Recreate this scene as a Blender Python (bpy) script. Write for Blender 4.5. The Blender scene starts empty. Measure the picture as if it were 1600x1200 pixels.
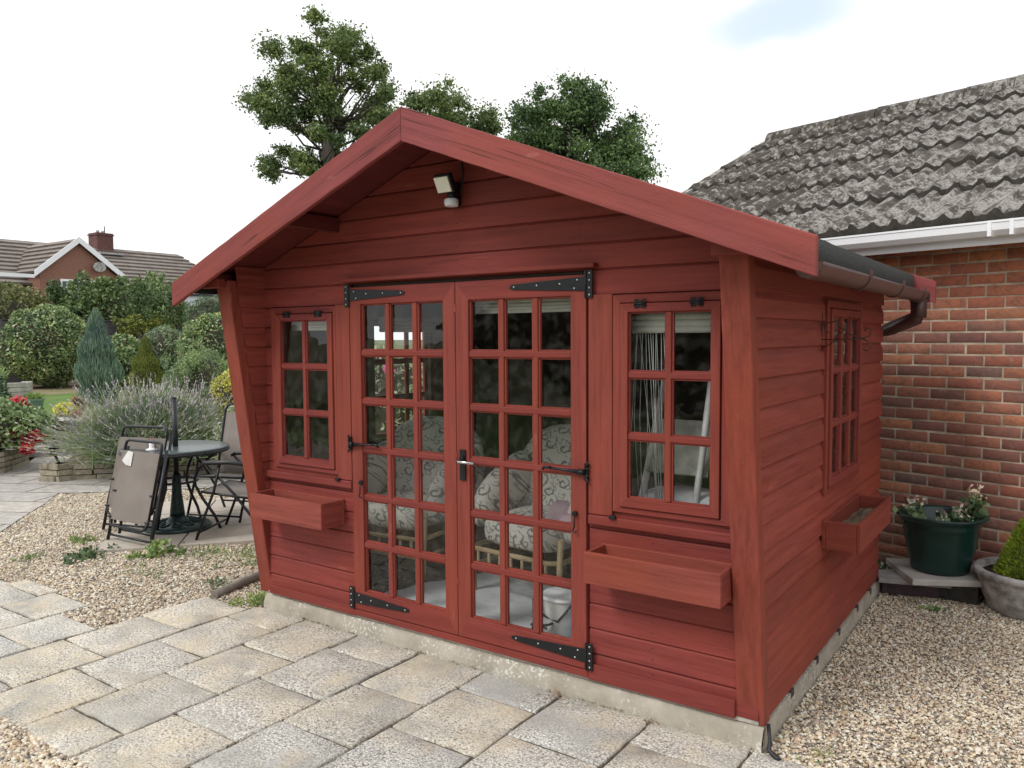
import bpy, math, random
import numpy as np
from mathutils import Vector, Matrix
random.seed(7); RNG=np.random.default_rng(11)
SC=bpy.context.scene
COL=SC.collection
# ------------------------------------------------------------------ camera
F,YAW,PITCH,ROLL=1251.6,math.radians(34.792),math.radians(3.359),math.radians(-.351)
CAM=np.array([.960,-3.077,1.62])
fw=np.array([-math.sin(YAW)*math.cos(PITCH),math.cos(YAW)*math.cos(PITCH),-math.sin(PITCH)])
r0=np.array([math.cos(YAW),math.sin(YAW),0]); u0=np.cross(r0,fw)
rt=r0*math.cos(ROLL)+u0*math.sin(ROLL); up=-r0*math.sin(ROLL)+u0*math.cos(ROLL)
cd=bpy.data.cameras.new('camera'); cam=bpy.data.objects.new('camera',cd); COL.objects.link(cam)
cam.matrix_world=Matrix(((rt[0],up[0],-fw[0],CAM[0]),(rt[1],up[1],-fw[1],CAM[1]),(rt[2],up[2],-fw[2],CAM[2]),(0,0,0,1)))
cd.sensor_width=36; cd.lens=F/1600*36; cd.clip_start=.05; cd.clip_end=600
SC.camera=cam
# ------------------------------------------------------------------ light
SC.view_settings.view_transform='Standard'; SC.view_settings.look='None'
SC.view_settings.exposure=0.2; SC.view_settings.gamma=1
SUN_EL,SUN_AZ=math.radians(46),math.radians(200)      # azimuth clockwise from +Y
sdir=Vector((math.sin(SUN_AZ)*math.cos(SUN_EL),math.cos(SUN_AZ)*math.cos(SUN_EL),math.sin(SUN_EL)))
sl=bpy.data.lights.new('sun','SUN'); sl.energy=1.5; sl.angle=math.radians(16); sl.color=(1,.96,.9)
so=bpy.data.objects.new('sun',sl); COL.objects.link(so); so.rotation_euler=sdir.to_track_quat('Z','Y').to_euler()
W=bpy.data.worlds.new('World'); SC.world=W; W.use_nodes=True
def world():
    nt=W.node_tree; N=nt.nodes; L=nt.links; N.clear()
    out=N.new('ShaderNodeOutputWorld')
    sky=N.new('ShaderNodeTexSky'); sky.sky_type='NISHITA'; sky.sun_disc=False
    sky.sun_elevation=SUN_EL; sky.sun_rotation=SUN_AZ; sky.air_density=1.0; sky.dust_density=.4; sky.ozone_density=1.0
    bs=N.new('ShaderNodeBackground'); bs.inputs[1].default_value=.15; mu=N.new('ShaderNodeMix'); mu.data_type='RGBA'; mu.blend_type='MULTIPLY'; mu.inputs[0].default_value=1; L.new(sky.outputs[0],mu.inputs[6]); mu.inputs[7].default_value=(.80,1.12,1.0,1); L.new(mu.outputs[2],bs.inputs[0])
    tc=N.new('ShaderNodeTexCoord')
    nz=N.new('ShaderNodeTexNoise'); nz.inputs['Scale'].default_value=3.2; nz.inputs['Detail'].default_value=7; nz.inputs['Roughness'].default_value=.6
    L.new(tc.outputs['Generated'],nz.inputs['Vector'])
    cb=N.new('ShaderNodeBackground')
    cr=N.new('ShaderNodeValToRGB'); e=cr.color_ramp.elements
    e[0].position=.3; e[0].color=(.93,.955,.99,1); e[1].position=.62; e[1].color=(1,1,1,1)
    L.new(nz.outputs['Fac'],cr.inputs[0]); L.new(cr.outputs[0],cb.inputs[0]); cb.inputs[1].default_value=1.06
    # breaks in the cloud layer, in fixed directions of the sky
    nz2=N.new('ShaderNodeTexNoise'); nz2.inputs['Scale'].default_value=9; nz2.inputs['Detail'].default_value=6
    L.new(tc.outputs['Generated'],nz2.inputs['Vector'])
    prev=None
    def direc(px,py):
        d=fw*F+rt*(px-800)-up*(py-600); return d/np.linalg.norm(d)
    nv=N.new('ShaderNodeVectorMath'); nv.operation='NORMALIZE'; L.new(tc.outputs['Generated'],nv.inputs[0])
    nz3=N.new('ShaderNodeTexNoise'); nz3.inputs['Scale'].default_value=5; nz3.inputs['Detail'].default_value=5; L.new(tc.outputs['Generated'],nz3.inputs['Vector'])
    wob=N.new('ShaderNodeVectorMath'); wob.operation='SCALE'; wob.inputs['Scale'].default_value=.10; L.new(nz3.outputs['Color'],wob.inputs[0])
    wv=N.new('ShaderNodeVectorMath'); wv.operation='ADD'; L.new(nv.outputs[0],wv.inputs[0]); L.new(wob.outputs[0],wv.inputs[1])
    for (x0,y0,x1,y1,wd,amt) in ((1090,80,1330,-12,.034,.42),(1160,15,1250,-20,.03,.36),(1000,122,1045,108,.016,.10)):
        d0,d1=direc(x0,y0),direc(x1,y1); c=(d0+d1)/2; ax=d1-d0; ln=np.linalg.norm(ax)/2; ax/=2*ln; n_=np.cross(c,ax); n_/=np.linalg.norm(n_)
        acc=None
        for v_,sc_ in ((ax,ln*1.15),(n_,wd)):
            dt=N.new('ShaderNodeVectorMath'); dt.operation='DOT_PRODUCT'; dt.inputs[1].default_value=v_; L.new(wv.outputs[0],dt.inputs[0])
            off=float(np.dot(c+np.array([.05,.05,.05]),v_))
            m1=N.new('ShaderNodeMath'); m1.operation='MULTIPLY_ADD'; m1.inputs[1].default_value=1/sc_; m1.inputs[2].default_value=-off/sc_; L.new(dt.outputs['Value'],m1.inputs[0])
            m2=N.new('ShaderNodeMath'); m2.operation='POWER'; m2.inputs[1].default_value=2; ab=N.new('ShaderNodeMath'); ab.operation='ABSOLUTE'; L.new(m1.outputs[0],ab.inputs[0]); L.new(ab.outputs[0],m2.inputs[0])
            if acc is None: acc=m2.outputs[0]
            else:
                m3=N.new('ShaderNodeMath'); m3.operation='ADD'; L.new(acc,m3.inputs[0]); L.new(m2.outputs[0],m3.inputs[1]); acc=m3.outputs[0]
        # keep to the right side of the sky
        mr=N.new('ShaderNodeMapRange'); mr.inputs['From Min'].default_value=1.25; mr.inputs['From Max'].default_value=.05; mr.inputs['To Max'].default_value=amt; mr.interpolation_type='SMOOTHSTEP'; L.new(acc,mr.inputs[0])
        fd=N.new('ShaderNodeVectorMath'); fd.operation='DOT_PRODUCT'; fd.inputs[1].default_value=c; L.new(nv.outputs[0],fd.inputs[0]); gt=N.new('ShaderNodeMath'); gt.operation='GREATER_THAN'; gt.inputs[1].default_value=.5; L.new(fd.outputs['Value'],gt.inputs[0])
        mg=N.new('ShaderNodeMath'); mg.operation='MULTIPLY'; L.new(mr.outputs[0],mg.inputs[0]); L.new(gt.outputs[0],mg.inputs[1]); outp=mg.outputs[0]
        if prev is None: prev=outp
        else:
            mx=N.new('ShaderNodeMath'); mx.operation='MAXIMUM'; L.new(prev,mx.inputs[0]); L.new(outp,mx.inputs[1]); prev=mx.outputs[0]
    ms=N.new('ShaderNodeMixShader'); L.new(prev,ms.inputs[0]); L.new(cb.outputs[0],ms.inputs[1]); L.new(bs.outputs[0],ms.inputs[2])
    L.new(ms.outputs[0],out.inputs[0])
world()

# ------------------------------------------------------------------ materials
def mat(name,col=(.5,.5,.5),rough=.7,metal=0,spec=.5):
    m=bpy.data.materials.new(name); m.use_nodes=True
    b=m.node_tree.nodes['Principled BSDF']; b.inputs['Base Color'].default_value=(*col,1)
    b.inputs['Roughness'].default_value=rough; b.inputs['Metallic'].default_value=metal
    b.inputs['Specular IOR Level'].default_value=spec
    return m
class NT:
    def __init__(s,m): s.m=m; s.N=m.node_tree.nodes; s.L=m.node_tree.links; s.b=s.N['Principled BSDF']
    def coord(s,scale=(1,1,1),rot=(0,0,0),kind='Object'):
        tc=s.N.new('ShaderNodeTexCoord'); mp=s.N.new('ShaderNodeMapping'); mp.inputs['Scale'].default_value=scale; mp.inputs['Rotation'].default_value=rot
        s.L.new(tc.outputs[kind],mp.inputs[0]); return mp.outputs[0]
    def noise(s,vec,scale,detail=4,rough=.55,dist=0):
        n=s.N.new('ShaderNodeTexNoise'); n.inputs['Scale'].default_value=scale; n.inputs['Detail'].default_value=detail
        n.inputs['Roughness'].default_value=rough; n.inputs['Distortion'].default_value=dist
        if vec is not None: s.L.new(vec,n.inputs['Vector'])
        return n.outputs['Fac']
    def vor(s,vec,scale,feat='F1',out='Distance',rand=1):
        n=s.N.new('ShaderNodeTexVoronoi'); n.feature=feat; n.inputs['Scale'].default_value=scale; n.inputs['Randomness'].default_value=rand
        s.L.new(vec,n.inputs['Vector']); return n.outputs[out]
    def ramp(s,fac,stops,interp='LINEAR'):
        r=s.N.new('ShaderNodeValToRGB'); cr=r.color_ramp; cr.interpolation=interp
        while len(cr.elements)<len(stops): cr.elements.new(.5)
        for e,(p,c) in zip(cr.elements,stops):
            e.position=p; e.color=(*c,1) if not isinstance(c,(int,float)) else (c,c,c,1)
        s.L.new(fac,r.inputs[0]); return r.outputs[0]
    def mix(s,fac,a,b,mode='MIX'):
        n=s.N.new('ShaderNodeMix'); n.data_type='RGBA'; n.blend_type=mode
        for i,v in ((0,fac),(6,a),(7,b)):
            if isinstance(v,(int,float)): n.inputs[i].default_value=v if i==0 else (v,v,v,1)
            elif isinstance(v,tuple): n.inputs[i].default_value=(*v,1)
            else: s.L.new(v,n.inputs[i])
        return n.outputs[2]
    def math(s,op,a,b=0.0):
        n=s.N.new('ShaderNodeMath'); n.operation=op
        for i,v in ((0,a),(1,b)):
            if isinstance(v,(int,float)): n.inputs[i].default_value=v
            else: s.L.new(v,n.inputs[i])
        return n.outputs[0]
    def island(s): return s.N.new('ShaderNodeNewGeometry').outputs['Random Per Island']
    def base(s,c): s.L.new(c,s.b.inputs['Base Color'])
    def rough(s,c): s.L.new(c,s.b.inputs['Roughness'])
    def bump(s,h,dist=.002,strength=1):
        n=s.N.new('ShaderNodeBump'); n.inputs['Distance'].default_value=dist; n.inputs['Strength'].default_value=strength
        s.L.new(h,n.inputs['Height']); s.L.new(n.outputs[0],s.b.inputs['Normal'])
def paint(name,axis,col=(.262,.052,.043),tilt=0,crack=0):
    col=(col[0]*.93,col[1]*.86,col[2]*.84)
    m=mat(name,col,.66,spec=.22); t=NT(m)
    sc={'x':(1.2,22,22),'y':(22,1.2,22),'z':(22,22,1.2)}[axis]
    v=t.coord(sc); o=t.coord()
    if tilt:
        def tex(sx):
            tc=t.N.new('ShaderNodeTexCoord'); mp=t.N.new('ShaderNodeMapping'); mp.vector_type='TEXTURE'; mp.inputs['Rotation'].default_value=(0,tilt,0); mp.inputs['Scale'].default_value=(1/sx[0],1/sx[1],1/sx[2]); t.L.new(tc.outputs['Object'],mp.inputs[0]); return mp.outputs[0]
        v=tex(sc)
    g=t.noise(v,3,6,.65,.25); big=t.noise(o,1.7,4,.6); isl=t.island()
    c0=tuple(x*f for x,f in zip(col,(.72,.66,.70))); c1=tuple(x*f for x,f in zip(col,(1.16,1.28,1.28)))
    c=t.ramp(g,[(.28,c0),(.5,col),(.75,c1)])
    bl=tuple(x*f for x,f in zip(col,(1.12,1.05,.78)))
    c=t.mix(t.ramp(big,[(.38,0.0),(.66,.75)]),c,bl)
    c=t.mix(1.0,c,t.ramp(isl,[(0,.80),(.5,1.0),(1,1.14)]),'MULTIPLY')
    # knots and grain rings
    kv=t.coord({'x':(1.6,6,6),'y':(6,1.6,6),'z':(6,6,1.6)}[axis]); k=t.vor(kv,1.3)
    kn=t.ramp(k,[(.0,.15),(.035,.6),(.06,.35),(.085,0.0)]); c=t.mix(kn,c,tuple(x*f for x,f in zip(col,(1.35,1.8,1.7))))
    if crack:
        cv=tex((.20,6,11)) if tilt else t.coord({'x':(.55,9,9),'y':(9,.55,9),'z':(9,9,.55)}[axis])
        cn=t.noise(cv,1.6,3,.5); gate=t.noise(o,1.3,3)
        ln=t.math('ABSOLUTE',t.math('SUBTRACT',cn,.5)); ck=t.math('MULTIPLY',t.ramp(ln,[(.0,1.0),(.0035,.9),(.007,0.0)]),t.ramp(gate,[(.42,0.0),(.56,1.0)]))
        c=t.mix(t.math('MULTIPLY',ck,crack),c,(.045,.014,.012))
    # tiny chips, dark nail specks
    ch=t.noise(o,95,2,.5); c=t.mix(t.ramp(ch,[(.735,0.0),(.76,.8)]),c,(.10,.03,.025))
    wt=t.noise(o,38,5,.7); c=t.mix(t.ramp(wt,[(.70,0.0),(.78,.35)]),c,(.42,.15,.11))
    st=t.noise(v,1.1,3,.6); c=t.mix(1.0,c,t.ramp(st,[(.3,.84),(.7,1.13)]),'MULTIPLY')
    t.base(c)
    gg=t.mix(.6,g,kn); t.bump(t.mix(.4,gg,ch),.0028,.85)
    t.rough(t.ramp(g,[(.3,.5),(.7,.72)])); return m
M={}
M['px']=paint('red_paint_along_x','x',(.240,.052,.047),crack=.22); M['py']=paint('red_paint_along_y','y',(.262,.062,.049),crack=.18); M['pz']=paint('red_paint_along_z','z',(.270,.064,.052))
M['eave']=paint('eave_paint_with_shade','y',(.12,.026,.028))  # red paint darkened to put the shade under the eaves into the colour
M['pzo']=paint('orange_red_post_paint','z',(.275,.066,.049),crack=.12); M['pxo']=paint('orange_red_box_paint','x',(.29,.074,.058)); M['pyo']=paint('orange_red_box_paint_side','y',(.27,.066,.052))
SA=math.atan(.3925)
M['bargeR']=paint('barge_paint_right','x',(.295,.078,.080),SA,.9); M['bargeL']=paint('barge_paint_left','x',(.275,.070,.072),-SA,.9)
def simple(name,col,rough=.7,metal=0,var=.25,scale=8,bump=0.0,spec=.5):
    m=mat(name,col,rough,metal,spec); t=NT(m); n=t.noise(t.coord(),scale,5,.6)
    t.base(t.ramp(n,[(.3,tuple(c*(1-var) for c in col)),(.7,tuple(min(1,c*(1+var)) for c in col))]))
    if bump: t.bump(n,bump)
    return m
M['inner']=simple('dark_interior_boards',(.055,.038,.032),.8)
M['black']=simple('black_iron',(.012,.013,.016),.42,.3,.3,30,.0004)
M['spacer']=simple('dark_brown_slate',(.06,.045,.045),.85,0,.4,30)
M['rust']=simple('rusty_iron',(.085,.04,.032),.7,.2,.4,60)
M['screw']=mat('steel_screw',(.6,.6,.6),.35,1)
M['steel']=mat('polished_steel',(.5,.5,.52),.25,1)
M['brown']=simple('brown_plastic_gutter',(.085,.045,.042),.38,0,.12,6)
M['felt']=(lambda m:m)(mat('mineral_roof_felt',(.08,.09,.09),.9))
t=NT(M['felt']); v=t.coord(); n=t.noise(v,160,3,.7); n2=t.noise(v,5,3)
t.base(t.mix(t.ramp(n2,[(.4,0.0),(.7,.5)]),t.ramp(n,[(.35,(.03,.036,.038)),(.55,(.075,.085,.085)),(.72,(.26,.27,.25))]),(.09,.10,.09))); t.bump(n,.002)
def concrete():
    m=mat('shed_slab_concrete',(.36,.35,.31),.9); t=NT(m); v=t.coord()
    n=t.noise(v,6,6,.65); s=t.noise(v,60,4,.7); lf=t.noise(v,2.2,4)
    c=t.ramp(n,[(.3,(.29,.26,.21)),(.55,(.40,.365,.30)),(.75,(.50,.46,.39))])
    lich=t.math('MULTIPLY',t.ramp(s,[(.55,0.0),(.60,1.0)]),t.ramp(lf,[(.44,0.0),(.58,1.0)]))
    c=t.mix(lich,c,(.72,.72,.66)); c=t.mix(t.ramp(t.noise(v,3.1,5),[(.6,0.0),(.75,.6)]),c,(.33,.30,.21))
    t.base(c); t.bump(t.mix(.5,n,s),.006); return m
M['conc']=concrete()
M['batten']=simple('weathered_grey_batten',(.42,.39,.34),.85,0,.3,14,.002)
def paving():
    m=mat('riven_paving',(.4,.37,.31),.88); t=NT(m); v=t.coord(); isl=t.island()
    ho=t.N.new('ShaderNodeVectorMath'); ho.operation='ADD'; cx=t.N.new('ShaderNodeCombineXYZ')
    t.L.new(t.math('MULTIPLY',isl,37.0),cx.inputs[0]); t.L.new(v,ho.inputs[0]); t.L.new(cx.outputs[0],ho.inputs[1]); v=ho.outputs[0]
    tone=t.ramp(isl,[(0,(.42,.40,.36)),(.2,(.60,.51,.36)),(.4,(.44,.41,.35)),(.6,(.62,.55,.41)),(.72,(.40,.40,.385)),(.86,(.60,.50,.33)),(1,(.50,.46,.39))])
    n=t.noise(v,4.5,6,.62,.8); c=t.mix(t.ramp(n,[(.38,0.0),(.62,.85)]),tone,(.35,.335,.30))
    n2=t.noise(v,3,5,.6,.5); c=t.mix(t.ramp(n2,[(.50,0.0),(.66,.75)]),c,(.58,.48,.32))
    sp=t.noise(v,120,3,.75); sp2=t.noise(v,75,2,.6); mk=t.ramp(t.noise(v,2.6,4,.55),[(.36,.25),(.58,1.0)])
    c=t.mix(t.math('MULTIPLY',t.ramp(sp,[(.49,0.0),(.55,1.0)]),mk),c,(.80,.78,.73))
    c=t.mix(t.math('MULTIPLY',t.ramp(sp2,[(.55,0.0),(.61,.85)]),mk),c,(.17,.155,.14))
    w=t.noise(v,4.2,7,.72,.5); c=t.mix(t.ramp(w,[(.63,0.0),(.67,.85)]),c,(.78,.76,.64)); dk=t.noise(v,2.1,6,.7,.4); c=t.mix(1.0,c,t.ramp(dk,[(.34,.78),(.5,1.0),(.66,1.12)]),'MULTIPLY')
    t.base(c); r=t.noise(v,7,8,.65,.9); t.bump(t.mix(.25,r,sp),.014); return m
M['pave']=paving()
M['sand']=simple('joint_sand_and_moss',(.09,.078,.055),.95,0,.5,30,.004)
def gravelbed():
    m=mat('gravel_bed_stones',(.4,.35,.28),.85); t=NT(m); v=t.coord()
    cell=t.vor(v,62,'F1','Color'); d=t.vor(v,62); big=t.noise(v,.9,5)
    sep=t.N.new('ShaderNodeSeparateColor'); t.L.new(cell,sep.inputs[0])
    c=t.ramp(sep.outputs[0],PEB); c=t.mix(t.ramp(big,[(.45,0.0),(.7,.4)]),c,(.3,.24,.17))
    c=t.mix(t.ramp(d,[(.35,0.0),(.75,.8)]),c,(.10,.085,.06)); t.base(c)
    t.bump(t.math('SUBTRACT',1.0,d),.012); return m
PEB0=[(0,(.62,.58,.50)),(.14,(.50,.42,.31)),(.28,(.70,.66,.58)),(.4,(.44,.32,.20)),(.5,(.36,.30,.25)),(.6,(.58,.50,.38)),(.7,(.26,.22,.19)),(.8,(.66,.56,.42)),(.88,(.42,.30,.24)),(.94,(.14,.12,.11)),(1,(.76,.74,.70))]
PEB=[(p,tuple(min(.86,c*k+o) for c,k,o in zip(cc,(1.20,1.19,1.15),(.05,.05,.045)))) for p,cc in PEB0]
M['gbed']=gravelbed()
def pebm(name,dark=1.0):
    m=mat(name,(.5,.45,.36),.75); t=NT(m); isl=t.island(); c=t.ramp(isl,PEB,'CONSTANT')
    big=t.noise(t.coord(),.7,5); c=t.mix(t.ramp(big,[(.45,0.0),(.72,.40)]),c,(.30,.24,.17),)
    n=t.noise(t.coord(),210,3); c=t.mix(1.0,c,t.ramp(n,[(.3,.78),(.7,1.12)]),'MULTIPLY'); t.base(c); return m
M['peb']=pebm('flint_pebbles')
def grassm(name,a,b,c2):
    m=mat(name,a,.9); t=NT(m); v=t.coord(); n=t.noise(v,3,6,.6); n2=t.noise(v,90,3,.7); n3=t.noise(v,.7,3)
    c=t.ramp(n,[(.3,a),(.7,b)]); c=t.mix(t.ramp(n3,[(.5,0.0),(.7,.6)]),c,c2); c=t.mix(1.0,c,t.ramp(n2,[(.3,.6),(.7,1.25)]),'MULTIPLY'); t.base(c); t.bump(n2,.02); return m
M['grass']=grassm('lawn_grass',(.10,.20,.035),(.16,.27,.055),(.22,.28,.08))
M['field']=grassm('far_ground',(.10,.12,.05),(.14,.15,.06),(.2,.18,.10))
M['soil']=simple('bed_soil',(.16,.115,.075),.95,0,.5,12,.02)
M['dry']=grassm('dry_grass_edge',(.30,.24,.14),(.36,.30,.18),(.22,.22,.09))
def leafm(name,cols,rough=.5,trans=.0,blotch=None,spec=.5):
    cols=[tuple(min(.8,q*1.75) for q in cc) for cc in cols] if max(cols[0])<.3 else cols
    m=mat(name,cols[0],rough,spec=spec); t=NT(m); isl=t.island(); k=len(cols)
    c=t.ramp(isl,[(i/(k-1),cc) for i,cc in enumerate(cols)])
    n=t.noise(t.coord(),(.9 if blotch is None else blotch),4,.6)
    c=t.mix(1.0,c,t.ramp(n,[(.32,(.60,.66,.72)),(.68,(1.4,1.34,1.08))]),'MULTIPLY'); t.base(c)
    if trans:
        out=t.N['Material Output']; tr=t.N.new('ShaderNodeBsdfTranslucent'); t.L.new(c,tr.inputs[0]); ms=t.N.new('ShaderNodeMixShader'); ms.inputs[0].default_value=trans
        t.L.new(t.b.outputs[0],ms.inputs[1]); t.L.new(tr.outputs[0],ms.inputs[2]); t.L.new(ms.outputs[0],out.inputs[0])
    return m
M['oak']=leafm('oak_leaves',[(.055,.09,.035),(.09,.13,.045),(.14,.17,.06),(.065,.105,.055)],.6,.25,.35)
M['oak2']=leafm('lime_tree_leaves',[(.04,.075,.033),(.07,.115,.045),(.10,.15,.055)],.55,.25,.5)
M['laurel']=leafm('laurel_leaves',[(.06,.11,.045),(.12,.18,.08),(.22,.28,.15),(.04,.07,.035),(.30,.30,.16)],.3,.1,1.5)
M['bluecon']=leafm('blue_conifer_needles',[(.06,.10,.078),(.10,.155,.125),(.15,.21,.18)],.7,.1,2.5)
M['yewgold']=leafm('golden_green_needles',[(.09,.11,.025),(.15,.17,.04),(.11,.13,.03)],.7,.1,3)
M['shrubd']=leafm('dark_shrub_leaves',[(.03,.05,.025),(.06,.10,.05),(.11,.16,.08)],.4,.1,2)
M['shrubl']=leafm('light_shrub_leaves',[(.09,.14,.06),(.15,.21,.10),(.22,.28,.15)],.5,.2,1.5)
M['willow']=leafm('grey_green_leaves',[(.08,.12,.075),(.13,.18,.11),(.18,.24,.15)],.5,.2,1.5)
M['yellow']=leafm('yellow_leaves',[(.68,.64,.12),(.78,.74,.22),(.50,.52,.10)],.5,.25,3)
M['hedge1']=leafm('mixed_hedge_leaves',[(.05,.07,.03),(.10,.12,.045),(.15,.16,.07),(.19,.17,.10)],.6,.2,.6)
M['hedge2']=leafm('green_climber_leaves',[(.035,.06,.025),(.075,.12,.04),(.17,.23,.10),(.03,.05,.025)],.5,.2,.8)
M['varieg']=leafm('variegated_leaves',[(.35,.42,.27),(.55,.60,.45),(.15,.22,.10),(.65,.66,.55)],.5,.2,2)
M['lavs']=leafm('lavender_stems',[(.09,.13,.065),(.14,.19,.10),(.19,.23,.15),(.075,.11,.06)],.7,.1,1.5)
M['lavf']=leafm('lavender_flowers',[(.24,.21,.27),(.32,.29,.33),(.28,.27,.27),(.19,.17,.21)],.8,.0,3)
M['red']=leafm('red_petals',[(.50,.02,.05),(.65,.04,.10),(.40,.015,.03)],.5,.2,4)
M['pink']=leafm('pink_petals',[(.72,.35,.50),(.65,.2,.55)],.5,.2,4)
M['cream']=leafm('cream_petals',[(.78,.72,.66),(.74,.64,.58),(.8,.76,.70)],.5,.2,4)
M['lime']=leafm('lime_conifer_needles',[(.22,.32,.03),(.34,.42,.05),(.16,.25,.03)],.6,.2,8)
M['weed']=leafm('weed_leaves',[(.08,.13,.05),(.14,.20,.07),(.22,.27,.10)],.5,.2,3)
M['dead']=leafm('dead_leaves',[(.22,.12,.08),(.14,.08,.05),(.3,.2,.12)],.8,.0,3)
M['moss']=leafm('moss_tufts',[(.08,.09,.03),(.11,.085,.045),(.06,.05,.03)],.9,0,4)
M['bark']=simple('grey_bark',(.14,.12,.10),.9,0,.4,9,.02)
M['barkd']=simple('dark_branches',(.05,.042,.035),.95,0,.3,9)
M['twig']=simple('dark_brown_twigs',(.05,.042,.03),.95,0,.4,9,.01)  # plain dark brown core that fills the shrubs
def brickm(name,kind):
    m=mat(name,(.3,.1,.06),.85); t=NT(m); isl=t.island(); v=t.coord()
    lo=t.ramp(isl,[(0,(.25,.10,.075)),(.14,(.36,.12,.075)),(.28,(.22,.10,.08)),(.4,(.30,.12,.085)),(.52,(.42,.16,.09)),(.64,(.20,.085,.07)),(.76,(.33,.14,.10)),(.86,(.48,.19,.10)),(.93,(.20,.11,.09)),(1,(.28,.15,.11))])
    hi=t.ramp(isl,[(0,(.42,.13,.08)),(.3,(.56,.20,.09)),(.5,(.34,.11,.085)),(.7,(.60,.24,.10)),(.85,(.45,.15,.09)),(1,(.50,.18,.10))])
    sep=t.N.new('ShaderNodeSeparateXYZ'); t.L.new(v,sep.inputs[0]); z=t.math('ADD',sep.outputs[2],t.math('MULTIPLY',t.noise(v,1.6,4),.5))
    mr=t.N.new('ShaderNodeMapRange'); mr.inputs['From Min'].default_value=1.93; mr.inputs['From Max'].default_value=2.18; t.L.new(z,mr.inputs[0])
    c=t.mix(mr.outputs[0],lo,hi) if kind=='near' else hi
    n=t.noise(v,26,7,.75,.5); c=t.mix(t.ramp(n,[(.46,0.0),(.68,.7)]),c,(.11,.075,.065))
    n2=t.noise(v,14,5,.65); c=t.mix(t.ramp(n2,[(.60,0.0),(.74,.40)]),c,(.40,.29,.25))
    t.base(c); t.bump(t.noise(v,60,6,.7),.006); return m
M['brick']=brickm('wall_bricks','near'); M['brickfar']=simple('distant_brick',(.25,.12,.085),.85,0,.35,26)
M['mortar']=simple('mortar',(.42,.35,.27),.95,0,.45,9,.004)
M['white']=simple('white_plastic',(.86,.87,.90),.35,0,.04,3)
M['whitep']=simple('white_paint_worn',(.66,.66,.64),.6,0,.12,12)
M['soffit']=simple('grey_soffit',(.30,.28,.28),.7)
def tilem():
    m=mat('weathered_concrete_tiles',(.25,.24,.22),.95); t=NT(m); v=t.coord()
    n=t.noise(v,4,6,.65); fine=t.noise(v,55,5,.75); strk=t.noise(t.coord((1,.35,.35)),13,6,.72,.4); isl=t.island()
    c=t.ramp(n,[(.3,(.235,.215,.195)),(.6,(.33,.305,.28)),(.8,(.43,.40,.36))])
    c=t.mix(t.ramp(fine,[(.50,0.0),(.60,.75)]),c,(.48,.47,.45)); c=t.mix(t.ramp(strk,[(.50,0.0),(.57,.9)]),c,(.075,.06,.048)); c=t.mix(t.ramp(t.noise(v,34,5,.75),[(.5,0.0),(.62,.85)]),c,(.085,.08,.075))
    sep=t.N.new('ShaderNodeSeparateXYZ'); t.L.new(v,sep.inputs[0])
    mr=t.N.new('ShaderNodeMapRange'); mr.inputs['From Min'].default_value=.6; mr.inputs['From Max'].default_value=-1.8; t.L.new(sep.outputs[0],mr.inputs[0])
    moss=t.noise(v,9,6,.75,.3); mm=t.math('ADD',moss,t.math('MULTIPLY',mr.outputs[0],.11))
    c=t.mix(t.ramp(mm,[(.545,0.0),(.60,.95)]),c,(.06,.05,.04)); c=t.mix(t.ramp(t.noise(v,11,5,.7),[(.63,0.0),(.69,.8)]),c,(.42,.41,.34))
    t.base(c); t.bump(t.mix(.5,moss,fine),.02); return m
M['tile']=tilem()
M['lip']=simple('dark_tile_edge',(.032,.027,.022),.95,0,.4,20,.01)  # near-black front edge of each tile course
M['tilefar']=simple('distant_roof_tiles',(.22,.19,.17),.9,0,.25,2)
M['fence']=simple('weathered_fence_boards',(.085,.078,.085),.9,0,.35,6,.004)
M['post']=simple('concrete_post',(.34,.32,.28),.9)
M['stone']=(lambda: (lambda m:(m))(mat('walling_stone',(.4,.35,.26),.9)))()
t=NT(M['stone']); v=t.coord(); i=t.island(); n=t.noise(v,16,6,.7)
t.base(t.mix(1.0,t.ramp(i,[(0,(.30,.26,.19)),(.5,(.42,.37,.28)),(1,(.36,.33,.27))]),t.ramp(n,[(.3,.55),(.7,1.25)]),'MULTIPLY')); t.bump(n,.02)
M['ladder']=simple('chipped_white_ladder_paint',(.78,.78,.77),.5,0,.15,25)
M['slabstone']=simple('grey_step_stone',(.38,.355,.33),.9,0,.3,6,.01)
M['greenpot']=simple('dark_green_glazed_plastic',(.008,.036,.031),.28,0,.25,5)
M['greenpot2']=simple('faded_green_plastic',(.10,.20,.13),.5,0,.2,5)
M['urn']=simple('weathered_grey_urn',(.36,.35,.345),.85,0,.6,14,.008)
M['metal']=simple('dark_grey_powder_coat',(.016,.018,.022),.38,.2,.2,12)
M['castg']=simple('green_painted_iron',(.022,.05,.046),.4,.3,.3,25,.002)
M['glasst']=mat('frosted_glass_top',(.055,.072,.074),.28,0,.45)
def sling():
    m=mat('taupe_sling_fabric',(.20,.17,.15),.8); t=NT(m); v=t.coord(); n=t.noise(v,3,4); w=t.noise(v,260,2)
    t.base(t.mix(1.0,t.ramp(n,[(.35,(.27,.235,.21)),(.65,(.35,.31,.285))]),t.ramp(w,[(.35,.8),(.65,1.15)]),'MULTIPLY')); 
    out=t.N['Material Output']; tr=t.N.new('ShaderNodeBsdfTranslucent'); tr.inputs[0].default_value=(.34,.30,.27,1); ms=t.N.new('ShaderNodeMixShader'); ms.inputs[0].default_value=.3
    t.L.new(t.b.outputs[0],ms.inputs[1]); t.L.new(tr.outputs[0],ms.inputs[2]); t.L.new(ms.outputs[0],out.inputs[0]); return m
M['sling']=sling()
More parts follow.
